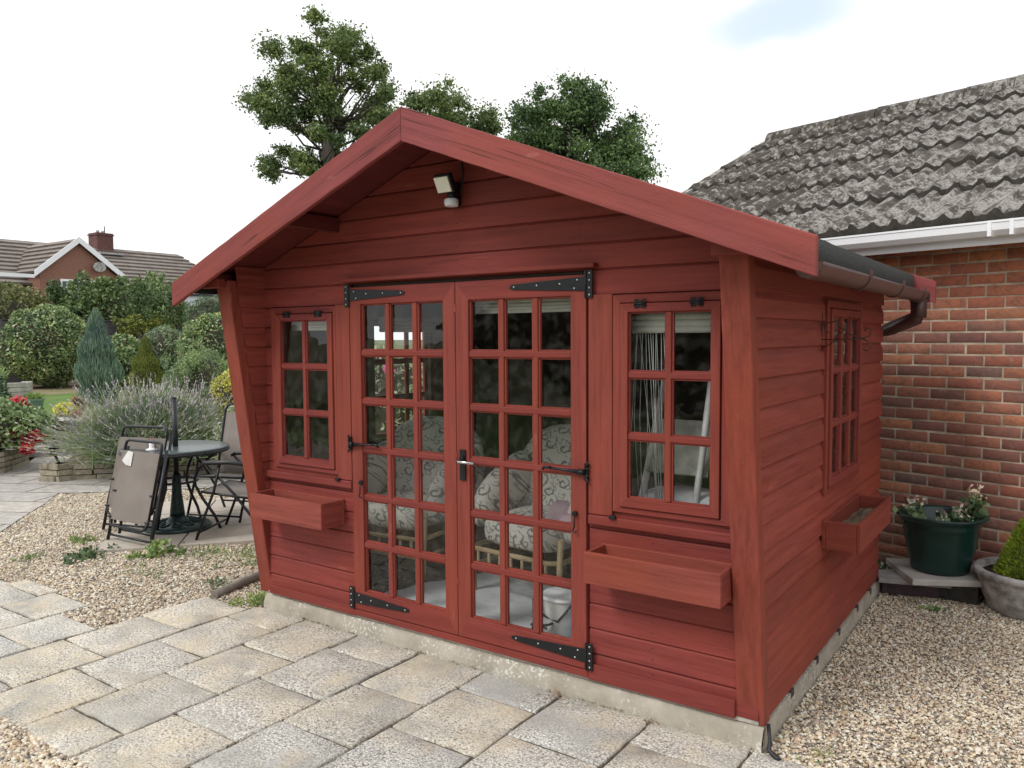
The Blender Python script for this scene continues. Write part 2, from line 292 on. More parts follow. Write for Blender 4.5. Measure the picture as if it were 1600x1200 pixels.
def glassm():
    m=bpy.data.materials.new('window_glass'); m.use_nodes=True; t=m.node_tree; N=t.nodes; L=t.links; N.clear()
    o=N.new('ShaderNodeOutputMaterial'); tr=N.new('ShaderNodeBsdfTransparent'); tr.inputs[0].default_value=(.95,.965,.96,1)
    g=N.new('ShaderNodeBsdfGlossy'); g.inputs['Roughness'].default_value=.012; fr=N.new('ShaderNodeFresnel'); fr.inputs[0].default_value=1.52
    gm=N.new('ShaderNodeNewGeometry'); io=N.new('ShaderNodeMapRange'); io.inputs['To Min'].default_value=1.52; io.inputs['To Max'].default_value=1/1.52; L.new(gm.outputs['Backfacing'],io.inputs['Value']); L.new(io.outputs[0],fr.inputs[0])   # thin pane: same reflectance from either side
    mu=N.new('ShaderNodeMath'); mu.operation='MULTIPLY'; mu.inputs[1].default_value=1.15; L.new(fr.outputs[0],mu.inputs[0])
    tc=N.new('ShaderNodeTexCoord'); nz=N.new('ShaderNodeTexNoise'); nz.inputs['Scale'].default_value=4; L.new(tc.outputs['Object'],nz.inputs['Vector'])
    bp=N.new('ShaderNodeBump'); bp.inputs['Distance'].default_value=.003; L.new(nz.outputs['Fac'],bp.inputs['Height']); L.new(bp.outputs[0],g.inputs['Normal'])
    ms=N.new('ShaderNodeMixShader'); L.new(mu.outputs[0],ms.inputs[0]); L.new(tr.outputs[0],ms.inputs[1]); L.new(g.outputs[0],ms.inputs[2])
    # thin film of dust
    df=N.new('ShaderNodeBsdfDiffuse'); df.inputs[0].default_value=(.5,.5,.46,1); n2=N.new('ShaderNodeTexNoise'); n2.inputs['Scale'].default_value=18; n2.inputs['Detail'].default_value=6; L.new(tc.outputs['Object'],n2.inputs['Vector'])
    rp=N.new('ShaderNodeMapRange'); rp.inputs['From Min'].default_value=.45; rp.inputs['From Max'].default_value=.8; rp.inputs['To Max'].default_value=.06; L.new(n2.outputs['Fac'],rp.inputs[0])
    m2=N.new('ShaderNodeMixShader'); L.new(rp.outputs[0],m2.inputs[0]); L.new(ms.outputs[0],m2.inputs[1]); L.new(df.outputs[0],m2.inputs[2]); L.new(m2.outputs[0],o.inputs[0]); return m
M['glass']=glassm()
def cushionm():
    m=mat('scroll_pattern_fabric',(.6,.58,.52),.85); t=NT(m)
    def scroll(sc,off,k,sg):
        tc=t.N.new('ShaderNodeTexCoord'); sp=t.N.new('ShaderNodeSeparateXYZ'); t.L.new(tc.outputs['Object'],sp.inputs[0]); cx=t.N.new('ShaderNodeCombineXYZ')
        t.L.new(t.math('ADD',t.math('MULTIPLY',sp.outputs[0],sc),off),cx.inputs[0]); t.L.new(t.math('ADD',t.math('MULTIPLY',sp.outputs[2],sc),t.math('MULTIPLY',sp.outputs[1],sc*.7)),cx.inputs[1])
        wn=t.N.new('ShaderNodeTexNoise'); wn.inputs['Scale'].default_value=2.2; t.L.new(cx.outputs[0],wn.inputs['Vector']); wa=t.N.new('ShaderNodeVectorMath'); wa.operation='MULTIPLY_ADD'; wa.inputs[1].default_value=(.5,.5,0); t.L.new(wn.outputs['Color'],wa.inputs[0]); t.L.new(cx.outputs[0],wa.inputs[2])
        vo=t.N.new('ShaderNodeTexVoronoi'); vo.voronoi_dimensions='2D'; vo.inputs['Scale'].default_value=1; t.L.new(wa.outputs[0],vo.inputs['Vector'])
        sb=t.N.new('ShaderNodeVectorMath'); sb.operation='SUBTRACT'; t.L.new(wa.outputs[0],sb.inputs[0]); t.L.new(vo.outputs['Position'],sb.inputs[1])
        s2=t.N.new('ShaderNodeSeparateXYZ'); t.L.new(sb.outputs[0],s2.inputs[0]); ang=t.math('ARCTAN2',s2.outputs[0],s2.outputs[1])
        sn=t.math('SINE',t.math('ADD',t.math('MULTIPLY',vo.outputs['Distance'],k),t.math('MULTIPLY',ang,sg)))
        return t.math('MULTIPLY',t.ramp(sn,[(.42,0.0),(.66,1.0)]),t.ramp(vo.outputs['Distance'],[(.38,1.0),(.47,0.0)]))
    a=scroll(8.5,0.0,17.0,1.0); b=scroll(14.0,5.3,15.0,-1.0)
    c=t.mix(t.math('MULTIPLY',a,.85),(.72,.70,.64),(.13,.14,.15)); c=t.mix(t.math('MULTIPLY',b,.75),c,(.22,.23,.23)); t.base(c); return m
M['cush']=cushionm()
M['cane']=simple('pale_cane',(.50,.38,.22),.55,0,.2,20)
M['carpet']=simple('dark_brown_carpet',(.075,.058,.045),.95,0,.8,70,.006)
M['sheet']=simple('dusty_white_sheet',(.72,.75,.78),.9,0,.12,7,.01)
M['blind']=simple('pale_grey_blind',(.62,.63,.58),.8,0,.1,10)
M['blue']=mat('blue_plastic',(.05,.30,.62),.4); M['lens']=mat('lamp_lens',(.82,.82,.72),.3); M['sensor']=mat('white_sensor_dome',(.7,.72,.76),.35)
M['rub']=mat('black_cable',(.012,.012,.014),.5)
M['rope']=mat('pale_string',(.50,.51,.50),.8)

# ------------------------------------------------------------------ mesh helpers
def npmesh(name,V,Fc,m,smooth=False,fs=None):
    me=bpy.data.meshes.new(name); V=np.asarray(V,np.float32); 
    if isinstance(Fc,np.ndarray):
        k=Fc.shape[1]; n=len(Fc); me.vertices.add(len(V)); me.vertices.foreach_set('co',V.ravel())
        me.loops.add(n*k); me.loops.foreach_set('vertex_index',Fc.astype(np.int32).ravel()); me.polygons.add(n)
        me.polygons.foreach_set('loop_start',np.arange(0,n*k,k,dtype=np.int32)); me.update(calc_edges=True); me.validate()
    else: me.from_pydata([tuple(map(float,v)) for v in V],[],[list(f) for f in Fc]); me.update()
    if smooth: me.polygons.foreach_set('use_smooth',np.ones(len(me.polygons),bool))
    for mm in (m if isinstance(m,(list,tuple)) else [m]): me.materials.append(mm)
    if fs is not None: me.polygons.foreach_set('material_index',np.asarray(fs,np.int32))
    return me
def thing(name,label,cat,loc=(0,0,0),group=None,rz=0):
    o=bpy.data.objects.new(name,None); COL.objects.link(o); o.location=loc; o.rotation_euler=(0,0,rz); o.empty_display_size=.1
    o['label']=label; o['category']=cat
    if group: o['group']=group
    return o
def rootloc(p):
    while p.parent: p=p.parent
    return p
def link(name,me,parent=None,label=None,cat=None,group=None,kind=None):
    o=bpy.data.objects.new(name,me); COL.objects.link(o)
    if parent is not None:
        o.parent=parent
        if parent.data is None:   # empty at thing base: vertices are given in world coordinates
            o.matrix_parent_inverse=Matrix.Translation(parent.location).inverted()
    if label: o['label']=label
    if cat: o['category']=cat
    if group: o['group']=group
    if kind: o['kind']=kind
    return o
class MB:
    def __init__(s): s.v=[]; s.f=[]; s.sm=[]
    def quad(s,a,b,c,d): i=len(s.v); s.v+=[a,b,c,d]; s.f.append((i,i+1,i+2,i+3)); s.sm.append(False)
    def poly(s,pts): i=len(s.v); s.v+=list(pts); s.f.append(tuple(range(i,i+len(pts)))); s.sm.append(False)
    def hexa(s,P):   # 8 pts: bottom 4 ccw, top 4 ccw
        i=len(s.v); s.v+=[tuple(p) for p in P]
        for f in ((0,3,2,1),(4,5,6,7),(0,1,5,4),(1,2,6,5),(2,3,7,6),(3,0,4,7)): s.f.append(tuple(i+k for k in f)); s.sm.append(False)
    def box(s,x0,x1,y0,y1,z0,z1): s.hexa([(x0,y0,z0),(x1,y0,z0),(x1,y1,z0),(x0,y1,z0),(x0,y0,z1),(x1,y0,z1),(x1,y1,z1),(x0,y1,z1)])
    def prism(s,pts,d):  # planar polygon pts extruded by vector d
        i=len(s.v); n=len(pts); s.v+=[tuple(p) for p in pts]+[tuple(np.array(p)+np.array(d)) for p in pts]
        s.f.append(tuple(range(i+n-1,i-1,-1))); s.f.append(tuple(range(i+n,i+2*n))); s.sm+=[False,False]
        for k in range(n): s.f.append((i+k,i+(k+1)%n,i+n+(k+1)%n,i+n+k)); s.sm.append(False)
    def tube(s,pts,r,n=8,cap=True):
        P=[np.array(p,float) for p in pts]; R=r if isinstance(r,(list,tuple)) else [r]*len(P); i0=len(s.v)
        ref=None
        for k,p in enumerate(P):
            a=P[max(k-1,0)]; b=P[min(k+1,len(P)-1)]; d=b-a; d/=np.linalg.norm(d)+1e-9
            if ref is None: ref=np.cross(d,(0,0,1)) if abs(d[2])<.95 else np.cross(d,(1,0,0))
            e1=ref-d*np.dot(ref,d); e1/=np.linalg.norm(e1)+1e-9; e2=np.cross(d,e1); ref=e1
            for j in range(n): t=2*math.pi*j/n; s.v.append(tuple(p+R[k]*(e1*math.cos(t)+e2*math.sin(t))))
        for k in range(len(P)-1):
            for j in range(n): s.f.append((i0+k*n+j,i0+k*n+(j+1)%n,i0+(k+1)*n+(j+1)%n,i0+(k+1)*n+j)); s.sm.append(True)
        if cap: s.f.append(tuple(range(i0+n-1,i0-1,-1))); s.f.append(tuple(range(i0+(len(P)-1)*n,i0+len(P)*n))); s.sm+=[False,False]
    def lathe(s,prof,c,n=28,squash=(1,1)):
        i0=len(s.v)
        for (r,z) in prof:
            for j in range(n): t=2*math.pi*j/n; s.v.append((c[0]+r*squash[0]*math.cos(t),c[1]+r*squash[1]*math.sin(t),c[2]+z))
        for k in range(len(prof)-1):
            for j in range(n): s.f.append((i0+k*n+j,i0+k*n+(j+1)%n,i0+(k+1)*n+(j+1)%n,i0+(k+1)*n+j)); s.sm.append(True)
        if prof[0][0]>1e-4: s.f.append(tuple(range(i0+n-1,i0-1,-1))); s.sm.append(False)
        if prof[-1][0]>1e-4: s.f.append(tuple(range(i0+(len(prof)-1)*n,i0+len(prof)*n))); s.sm.append(False)
    def super(s,c,d,e=.45,rot=0,nu=24,nv=14):  # rounded box / cushion
        i0=len(s.v); pw=lambda a:math.copysign(abs(a)**e,a); cr,sr=math.cos(rot),math.sin(rot)
        for a in range(nv+1):
            ph=-math.pi/2+math.pi*a/nv
            for b in range(nu):
                th=2*math.pi*b/nu; x=d[0]*pw(math.cos(ph))*pw(math.cos(th)); y=d[1]*pw(math.cos(ph))*pw(math.sin(th)); z=d[2]*pw(math.sin(ph))
                s.v.append((c[0]+x*cr-y*sr,c[1]+x*sr+y*cr,c[2]+z))
        for a in range(nv):
            for b in range(nu): s.f.append((i0+a*nu+b,i0+a*nu+(b+1)%nu,i0+(a+1)*nu+(b+1)%nu,i0+(a+1)*nu+b)); s.sm.append(True)
    def mesh(s,name,m):
        me=bpy.data.meshes.new(name); me.from_pydata([tuple(map(float,v)) for v in s.v],[],s.f); me.update()
        me.polygons.foreach_set('use_smooth',s.sm); me.materials.append(m); return me
    def build(s,name,m,parent=None,bevel=0,**k):
        o=link(name,s.mesh(name,m),parent,**k)
        if bevel:
            b=o.modifiers.new('bevel','BEVEL'); b.width=bevel; b.segments=2; b.limit_method='ANGLE'; b.angle_limit=math.radians(40)
        return o
def box(name,d,m,parent=None,bevel=.003,**k):
    b=MB(); b.box(*d); return b.build(name,m,parent,bevel,**k)
def arc(c,r,a0,a1,n,plane='xz'):
    out=[]
    for k in range(n+1):
        a=math.radians(a0+(a1-a0)*k/n); u,v=r*math.cos(a),r*math.sin(a)
        out.append({'xz':(c[0]+u,c[1],c[2]+v),'yz':(c[0],c[1]+u,c[2]+v),'xy':(c[0]+u,c[1]+v,c[2])}[plane])
    return out
# leaves ------------------------------------------------------------
def leafmesh(name,P,L,Wd,m,D=None,spread=1.0,curl=.18):
    n=len(P); R=RNG.normal(size=(n,3)); R/=np.linalg.norm(R,axis=1)[:,None]
    if D is not None: R=D+R*spread; R/=np.linalg.norm(R,axis=1)[:,None]
    Q=RNG.normal(size=(n,3)); S=np.cross(R,Q); S/=np.linalg.norm(S,axis=1)[:,None]; Nn=np.cross(R,S)
    l=(L*RNG.uniform(.6,1.3,n))[:,None]; w=(Wd*RNG.uniform(.7,1.2,n))[:,None]
    V=np.stack([P-R*l*.5,P+S*w*.5+R*l*.05+Nn*l*curl*.5,P+R*l*.5,P-S*w*.5+R*l*.05+Nn*l*curl*.5],1).reshape(-1,3)
    return npmesh(name,V,np.arange(n*4).reshape(n,4),m)
def ballpts(clumps,n,shell=.45,flat=1.0,soft=False):
    """clumps: (x,y,z,rx,ry,rz)"""
    C=np.array(clumps,float); w=(C[:,3]*C[:,4]*C[:,5])**(.72); w/=w.sum(); idx=RNG.choice(len(C),n,p=w); d=RNG.normal(size=(n,3)); d/=np.linalg.norm(d,axis=1)[:,None]
    rr=np.minimum(np.abs(RNG.normal(0,.60,n)),1.35) if soft else RNG.uniform(0,1,n)**shell; off=d*rr[:,None]*C[idx,3:6]; return C[idx,:3]+off, d
def lump(name,c,r,m,parent,amp=.12,n=22,seed=0,zcut=None):
    rs=np.random.default_rng(seed); ph=rs.uniform(0,6.28,(6,3)); fr=rs.integers(2,6,(6,3)); V=[]
    for a in range(n+1):
        p=-math.pi/2+math.pi*a/n
        for b in range(n*2):
            t=math.pi*b/n; d=np.array([math.cos(p)*math.cos(t),math.cos(p)*math.sin(t),math.sin(p)])
            k=1+.4*amp*sum(math.sin(fr[i,0]*d[0]*2+ph[i,0])*math.sin(fr[i,1]*d[1]*2+ph[i,1])*math.cos(fr[i,2]*d[2]*2+ph[i,2]) for i in range(6))/2
            V.append(np.array(c)+d*np.array(r)*k)
    Fc=np.array([(a*2*n+b,a*2*n+(b+1)%(2*n),(a+1)*2*n+(b+1)%(2*n),(a+1)*2*n+b) for a in range(n) for b in range(2*n)])
    return link(name,npmesh(name,np.array(V),Fc,m,True),parent)
def shrub(name,label,cat,c,r,n,L,Wd,m,core=.82,group=None,up_=0,amp=.1,shell=.12,partname='leaves',seed=1,clumps=None):
    t=thing(name,label,cat,(c[0],c[1],c[2]-r[2]),group)
    if clumps is None:
        rs=np.random.default_rng(seed); clumps=[(c[0],c[1],c[2],r[0]*.93,r[1]*.93,r[2]*.93)]
        for k in range(26+ (40 if shell>.15 else 0)):
            d=rs.normal(size=3); d/=np.linalg.norm(d); q=rs.uniform(.16,.30) if k<26 else -rs.uniform(.05,.13)
            clumps.append(tuple(np.array(c)+d*np.array(r)*(1-q*(.85 if q>0 else .9)))+(r[0]*abs(q),r[1]*abs(q),r[2]*abs(q)*(1 if q>0 else 1.8)))
    P,d=ballpts(clumps,n,shell); D=None
    if up_: D=d*.5+np.array([0,0,up_])
    P[:,2]=np.maximum(P[:,2],c[2]-r[2]+.01)
    link(partname,leafmesh(partname,P,L,Wd,m,D,.7 if up_ else 1),t)
    if core: lump('branches',c,tuple(x*core for x in r),M['twig'],t,amp,seed=seed)
    return t

# ------------------------------------------------------------------ ground
def sheet(name,pts,z,m,kind='structure'):
    b=MB(); b.poly([(x,y,z) for x,y in pts]); return b.build(name,m,kind=kind)
sheet('ground',[(-500,-300),(400,-300),(400,500),(-500,500)],-.06,M['field'])
sheet('gravel_bed',[(-9.5,-9),(9,-9),(9,6),(-9.5,6)],-.014,M['gbed'])
# patio slabs, laid half-bond
XE=[-5.68,-5.24,-4.80,-4.355,-3.915,-3.475,-3.045,-2.61,-2.182,-1.745,-1.325,-.885,-.445,-.012,.21]
def patio():
    V=[];Fc=[]; g=.0068; SL=[]
    top={0:-1.02,1:-.66,2:-.56,3:-.60,4:-.78,5:-.10}
    rs=np.random.default_rng(5)
    for i in range(len(XE)-1):
        a,b=XE[i],XE[i+1]; t0=top.get(i,-.035); off=-.255 if i%2==0 else -.475
        if i==5: off=-.53
        ys=[t0]; y=off
        while y>t0-.06: y-=.441
        while y>-1.45: ys.append(y); y-=.441
        ys.append(-1.585)
        if ys[-2]-ys[-1]<.12: ys.pop(-2)
        for k in range(len(ys)-1): SL.append((a+g,b-g,ys[k+1]+g,ys[k]-g))
    SL.append((.0,.40,-1.5,-.47)) ; SL.pop()
    for (a,b,c,d) in SL:
        # riven slab: grid top with uneven edges and slight tilt
        nx,ny=9,9; i0=len(V); tz=rs.normal(0,.0016,3); ph=rs.uniform(0,6,4)
        for j in range(ny):
            for i in range(nx):
                u,v=i/(nx-1),j/(ny-1); x=a+(b-a)*u; y=c+(d-c)*v; ed=min(i,nx-1-i,j,ny-1-j)
                if ed==0: x+=rs.normal(0,.0024)+.0025*math.sin(9*y+ph[0]); y+=rs.normal(0,.0024)+.0025*math.sin(9*x+ph[1])
                elif i in(1,nx-2) or j in (1,ny-2):
                    if i==1: x=a+.006
                    if i==nx-2: x=b-.006
                    if j==1: y=c+.006
                    if j==ny-2: y=d-.006
                z=tz[0]+tz[1]*(u-.5)*2+tz[2]*(v-.5)*2+.0012*math.sin(7*u+ph[2])*math.sin(6*v+ph[3])+rs.normal(0,.0004)-(.0025 if ed==0 else 0)+(.0 if ed else rs.normal(0,.0008))
                V.append((x,y,z))
        for j in range(ny-1):
            for i in range(nx-1): q=i0+j*nx+i; Fc.append((q,q+1,q+nx+1,q+nx))
        ring=[i0+i for i in range(nx)]+[i0+j*nx+nx-1 for j in range(1,ny)]+[i0+(ny-1)*nx+i for i in range(nx-2,-1,-1)]+[i0+j*nx for j in range(ny-2,0,-1)]
        s0=len(V); V+=[(V[q][0],V[q][1],-.03) for q in ring]; n=len(ring)
        for k in range(n): Fc.append((ring[k],s0+k,s0+(k+1)%n,ring[(k+1)%n]))
    me=npmesh('patio',V,np.array(Fc),M['pave'],False); link('patio',me,kind='structure')
patio()
sheet('patio_joints',[(-5.68,-1.585),(.21,-1.585),(.21,-.03),(-3.05,-.03),(-3.47,-.1),(-3.47,-.78),(-3.91,-.78),(-3.91,-.6),(-4.8,-.57),(-4.8,-.67),(-5.24,-.67),(-5.24,-1.03),(-5.68,-1.03)],-.0095,M['sand'])
def pavm():
    m=mat('path_paving',(.45,.42,.37),.9); t=NT(m); v=t.coord((1,1,1),(0,0,math.radians(-28)))
    b=t.N.new('ShaderNodeTexBrick'); b.inputs['Scale'].default_value=1; b.inputs['Brick Width'].default_value=.9; b.inputs['Row Height'].default_value=.46; b.inputs['Mortar Size'].default_value=.012; b.inputs['Mortar Smooth'].default_value=.2
    b.inputs['Color1'].default_value=(.50,.46,.41,1); b.inputs['Color2'].default_value=(.40,.38,.36,1); b.inputs['Mortar'].default_value=(.12,.10,.07,1); t.L.new(v,b.inputs['Vector'])
    n=t.noise(t.coord(),9,6,.7); t.base(t.mix(1.0,b.outputs[0],t.ramp(n,[(.3,.65),(.7,1.25)]),'MULTIPLY')); t.bump(n,.01); return m
M['path']=pavm()
sheet('garden_path',[(-9.9,1.0),(-7.9,-.6),(-6.7,-.85),(-6.12,-.30),(-6.9,.35),(-7.35,.75),(-7.75,1.05),(-6.85,1.95),(-5.6,3.15),(-5.95,3.55),(-7.85,2.25),(-8.62,1.40),(-9.5,2.0),(-10.6,3.0),(-11.2,2.5),(-10.2,1.85),(-9.65,1.35)],.004,M['path'])
# slabs under the table
def tslabs():
    b=MB(); ux,uy=.79,.61; A=np.array([-5.10,.02]); e1=np.array([.655,.755]); e2=np.array([-.72,.69])
    for i in range(3):
        for j in range(3):
            L=.62; g=.008; o=A+e1*L*i+e2*L*j; q=[o+e1*g+e2*g,o+e1*(L-g)+e2*g,o+e1*(L-g)+e2*(L-g),o+e1*g+e2*(L-g)]
            b.hexa([(p[0],p[1],-.03) for p in q]+[(p[0],p[1],.014) for p in q])
    b.build('table_paving',M['tpave'],kind='structure')
M['tpave']=simple('smooth_pinkish_paving',(.47,.42,.36),.85,0,.12,5,.002)
tslabs()
def joint_moss():
    rs=np.random.default_rng(77); P=[]
    for i in range(1,len(XE)-1):
        for k in range(150):
            y=rs.uniform(-1.55,-.08); x=XE[i]
            if math.sin(y*9+i*2.1)+.6*math.sin(y*23+i)>.55 and not (i<6 and y>-.75): P.append((x+rs.normal(0,.004),y,-.003+rs.uniform(0,.005)))
    for k in range(420):
        x=rs.uniform(-3.0,.0)
        if math.sin(x*7)+.7*math.sin(x*17+1)>.3: P.append((x,-.040+rs.normal(0,.006),.003+rs.uniform(0,.006)))
    P=np.array(P); link('joint_moss',leafmesh('joint_moss',P,.014,.006,M['moss']),kind='stuff')
joint_moss()
# raised garden levels
def block(name,pts,z0,z1,m):
    b=MB(); b.prism([(x,y,z0) for x,y in pts],(0,0,z1-z0)); return b.build(name,m,kind='structure')
block('planting_bed',[(-8.62,1.45),(-7.85,2.32),(-5.4,4.6),(-3.6,6.5),(-8,9),(-11.3,6.5),(-11.6,3.6),(-10.4,2.9),(-9.3,2.0)],-.05,.16,M['soil'])
block('lawn',[(-11.45,2.2),(-10.4,-8),(-17,-8),(-16.9,12),(-9,14),(-5,9),(-8.5,8.5),(-11.0,6.2),(-11.9,3.6)],-.04,.45,M['grass'])
block('dry_lawn_edge',[(-16.85,-8),(-19.2,-8),(-19.2,16),(-9,16),(-9,14.1),(-16.85,12.05)],-.04,.455,M['dry'])
block('rear_border',[(-19.15,-8),(-22.6,-8),(-22.6,17),(-8,17),(-8,16.05),(-19.15,16.05)],-.04,.47,M['soil'])
block('rose_bed',[(-9.7,1.2),(-9.55,.2),(-10.3,-2),(-10.5,1.8),(-11.2,2.4),(-10.35,1.85)],-.05,.24,M['soil'])
# pebbles
def inpoly(X,Y,poly):
    c=np.zeros(len(X),bool); n=len(poly)
    for i in range(n):
        x1,y1=poly[i]; x2,y2=poly[(i+1)%n]
        if y1==y2: continue
        k=((y1>Y)!=(y2>Y))&(X<(x2-x1)*(Y-y1)/(y2-y1)+x1); c^=k
    return c
t5=(1+5**.5)/2
ICO=np.array([(-1,t5,0),(1,t5,0),(-1,-t5,0),(1,-t5,0),(0,-1,t5),(0,1,t5),(0,-1,-t5),(0,1,-t5),(t5,0,-1),(t5,0,1),(-t5,0,-1),(-t5,0,1)])/math.sqrt(1+t5*t5)
ICF=np.array([(0,11,5),(0,5,1),(0,1,7),(0,7,10),(0,10,11),(1,5,9),(5,11,4),(11,10,2),(10,7,6),(7,1,8),(3,9,4),(3,4,2),(3,2,6),(3,6,8),(3,8,9),(4,9,5),(2,4,11),(6,2,10),(8,6,7),(9,8,1)])
OCT=np.array([(1,0,0),(0,1,0),(-1,0,0),(0,-1,0),(0,0,1),(0,0,-1)],float); OCF=np.array([(0,1,4),(1,2,4),(2,3,4),(3,0,4),(1,0,5),(2,1,5),(3,2,5),(0,3,5)])
def pebbles(name,poly,n,size,tv,tf,excl=(),zj=.006):
    xs=[p[0] for p in poly]; ys=[p[1] for p in poly]; X=RNG.uniform(min(xs),max(xs),n); Y=RNG.uniform(min(ys),max(ys),n)
    k=inpoly(X,Y,poly)
    for e in excl: k&=~inpoly(X,Y,e)
    X,Y=X[k],Y[k]; n=len(X); S=size*np.exp(RNG.normal(0,.28,n)); ax=np.stack([S*RNG.uniform(.8,1.35,n),S*RNG.uniform(.55,.9,n),S*RNG.uniform(.4,.65,n)],1)
    a=RNG.uniform(0,6.283,n); ti=RNG.normal(0,.35,n); B=tv[None]*ax[:,None,:]*(1+RNG.normal(0,.09,(n,len(tv),1)))
    ct,st=np.cos(ti)[:,None],np.sin(ti)[:,None]; x=B[:,:,0]*ct-B[:,:,2]*st; z=B[:,:,0]*st+B[:,:,2]*ct; y=B[:,:,1]
    ca,sa=np.cos(a)[:,None],np.sin(a)[:,None]; V=np.stack([x*ca-y*sa+X[:,None],x*sa+y*ca+Y[:,None],z+(-.012+S*.35+RNG.uniform(0,zj,n))[:,None]],2).reshape(-1,3)
    Fc=(tf[None]+(np.arange(n)*len(tv))[:,None,None]).reshape(-1,3)
    link(name,npmesh(name,V,Fc,M['peb'],True),kind='stuff')
SLABX=[(-3.02,-.035),(.03,-.035),(.03,2.4),(-3.02,2.4)]
PATX=[(-5.68,-1.585),(.20,-1.585),(.17,-.2),(.03,-.035),(-3.05,-.03),(-3.05,-.1),(-3.47,-.1),(-3.47,-.78),(-3.91,-.78),(-3.91,-.6),(-4.8,-.57),(-4.8,-.66),(-5.24,-.66),(-5.24,-1.02),(-5.68,-1.02)]
pebbles('gravel',[(.0,-.9),(.9,-1.3),(2.4,-.2),(2.2,1.4),(1.3,3.0),(-.3,3.4),(-.02,2.4),(-.02,-.05)],125000,.0070,ICO,ICF,[PATX,SLABX])
TS=[(-5.09,.03),(-3.87,1.44),(-5.2,2.7),(-6.42,1.30)]
PATHX=[(-9.9,1.0),(-7.9,-.6),(-6.7,-.85),(-6.12,-.30),(-6.9,.35),(-7.35,.75),(-7.75,1.05),(-6.85,1.95),(-5.6,3.15),(-5.95,3.55),(-7.85,2.25),(-8.62,1.40)]
pebbles('gravel',[(-7.9,1.2),(-6.7,-.9),(-6.3,-1.5),(-5.6,-1.5),(-3.0,-.9),(-3.0,2.6),(-4,4),(-5.7,3.4)],200000,.0090,OCT,OCF,[PATX,SLABX,TS,PATHX])
pebbles('gravel',[(-4.6,-1.57),(-1.7,-1.57),(-1.7,-2.3),(-4.6,-2.3)],26000,.009,ICO,ICF,[])

# ------------------------------------------------------------------ concrete base
def base_slab():
    b=MB(); n=60; x0,x1=-2.985,.022
    prof=[(-.045,-.03),(-.038,.03),(-.022,.075),(-.006,.085)]; rs=np.random.default_rng(3); rows=[]
    for k in range(n+1):
        x=x0+(x1-x0)*k/n; rows.append([(x,y+rs.normal(0,.0025),z+rs.normal(0,.0012)) for y,z in prof])
    V=[p for r in rows for p in r]; Fc=[(k*4+j,(k+1)*4+j,(k+1)*4+j+1,k*4+j+1) for k in range(n) for j in range(3)]
    m=len(V); V+=[(x0,-.006,.085),(x1,-.006,.085),(x1,2.38,.085),(x0,2.38,.085),(x1,-.04,-.03),(x1,2.38,-.03),(x0,-.04,-.03),(x0,2.38,-.03)]
    Fc+=[(m,m+1,m+2,m+3),(m+1,m+4,m+5,m+2),(m,m+3,m+7,m+6),(m+3,m+2,m+5,m+7)]
    b.v=V; b.f=Fc; b.sm=[True]*(n*3)+[False]*4; b.build('concrete_base',M['conc'],kind='structure')
base_slab()

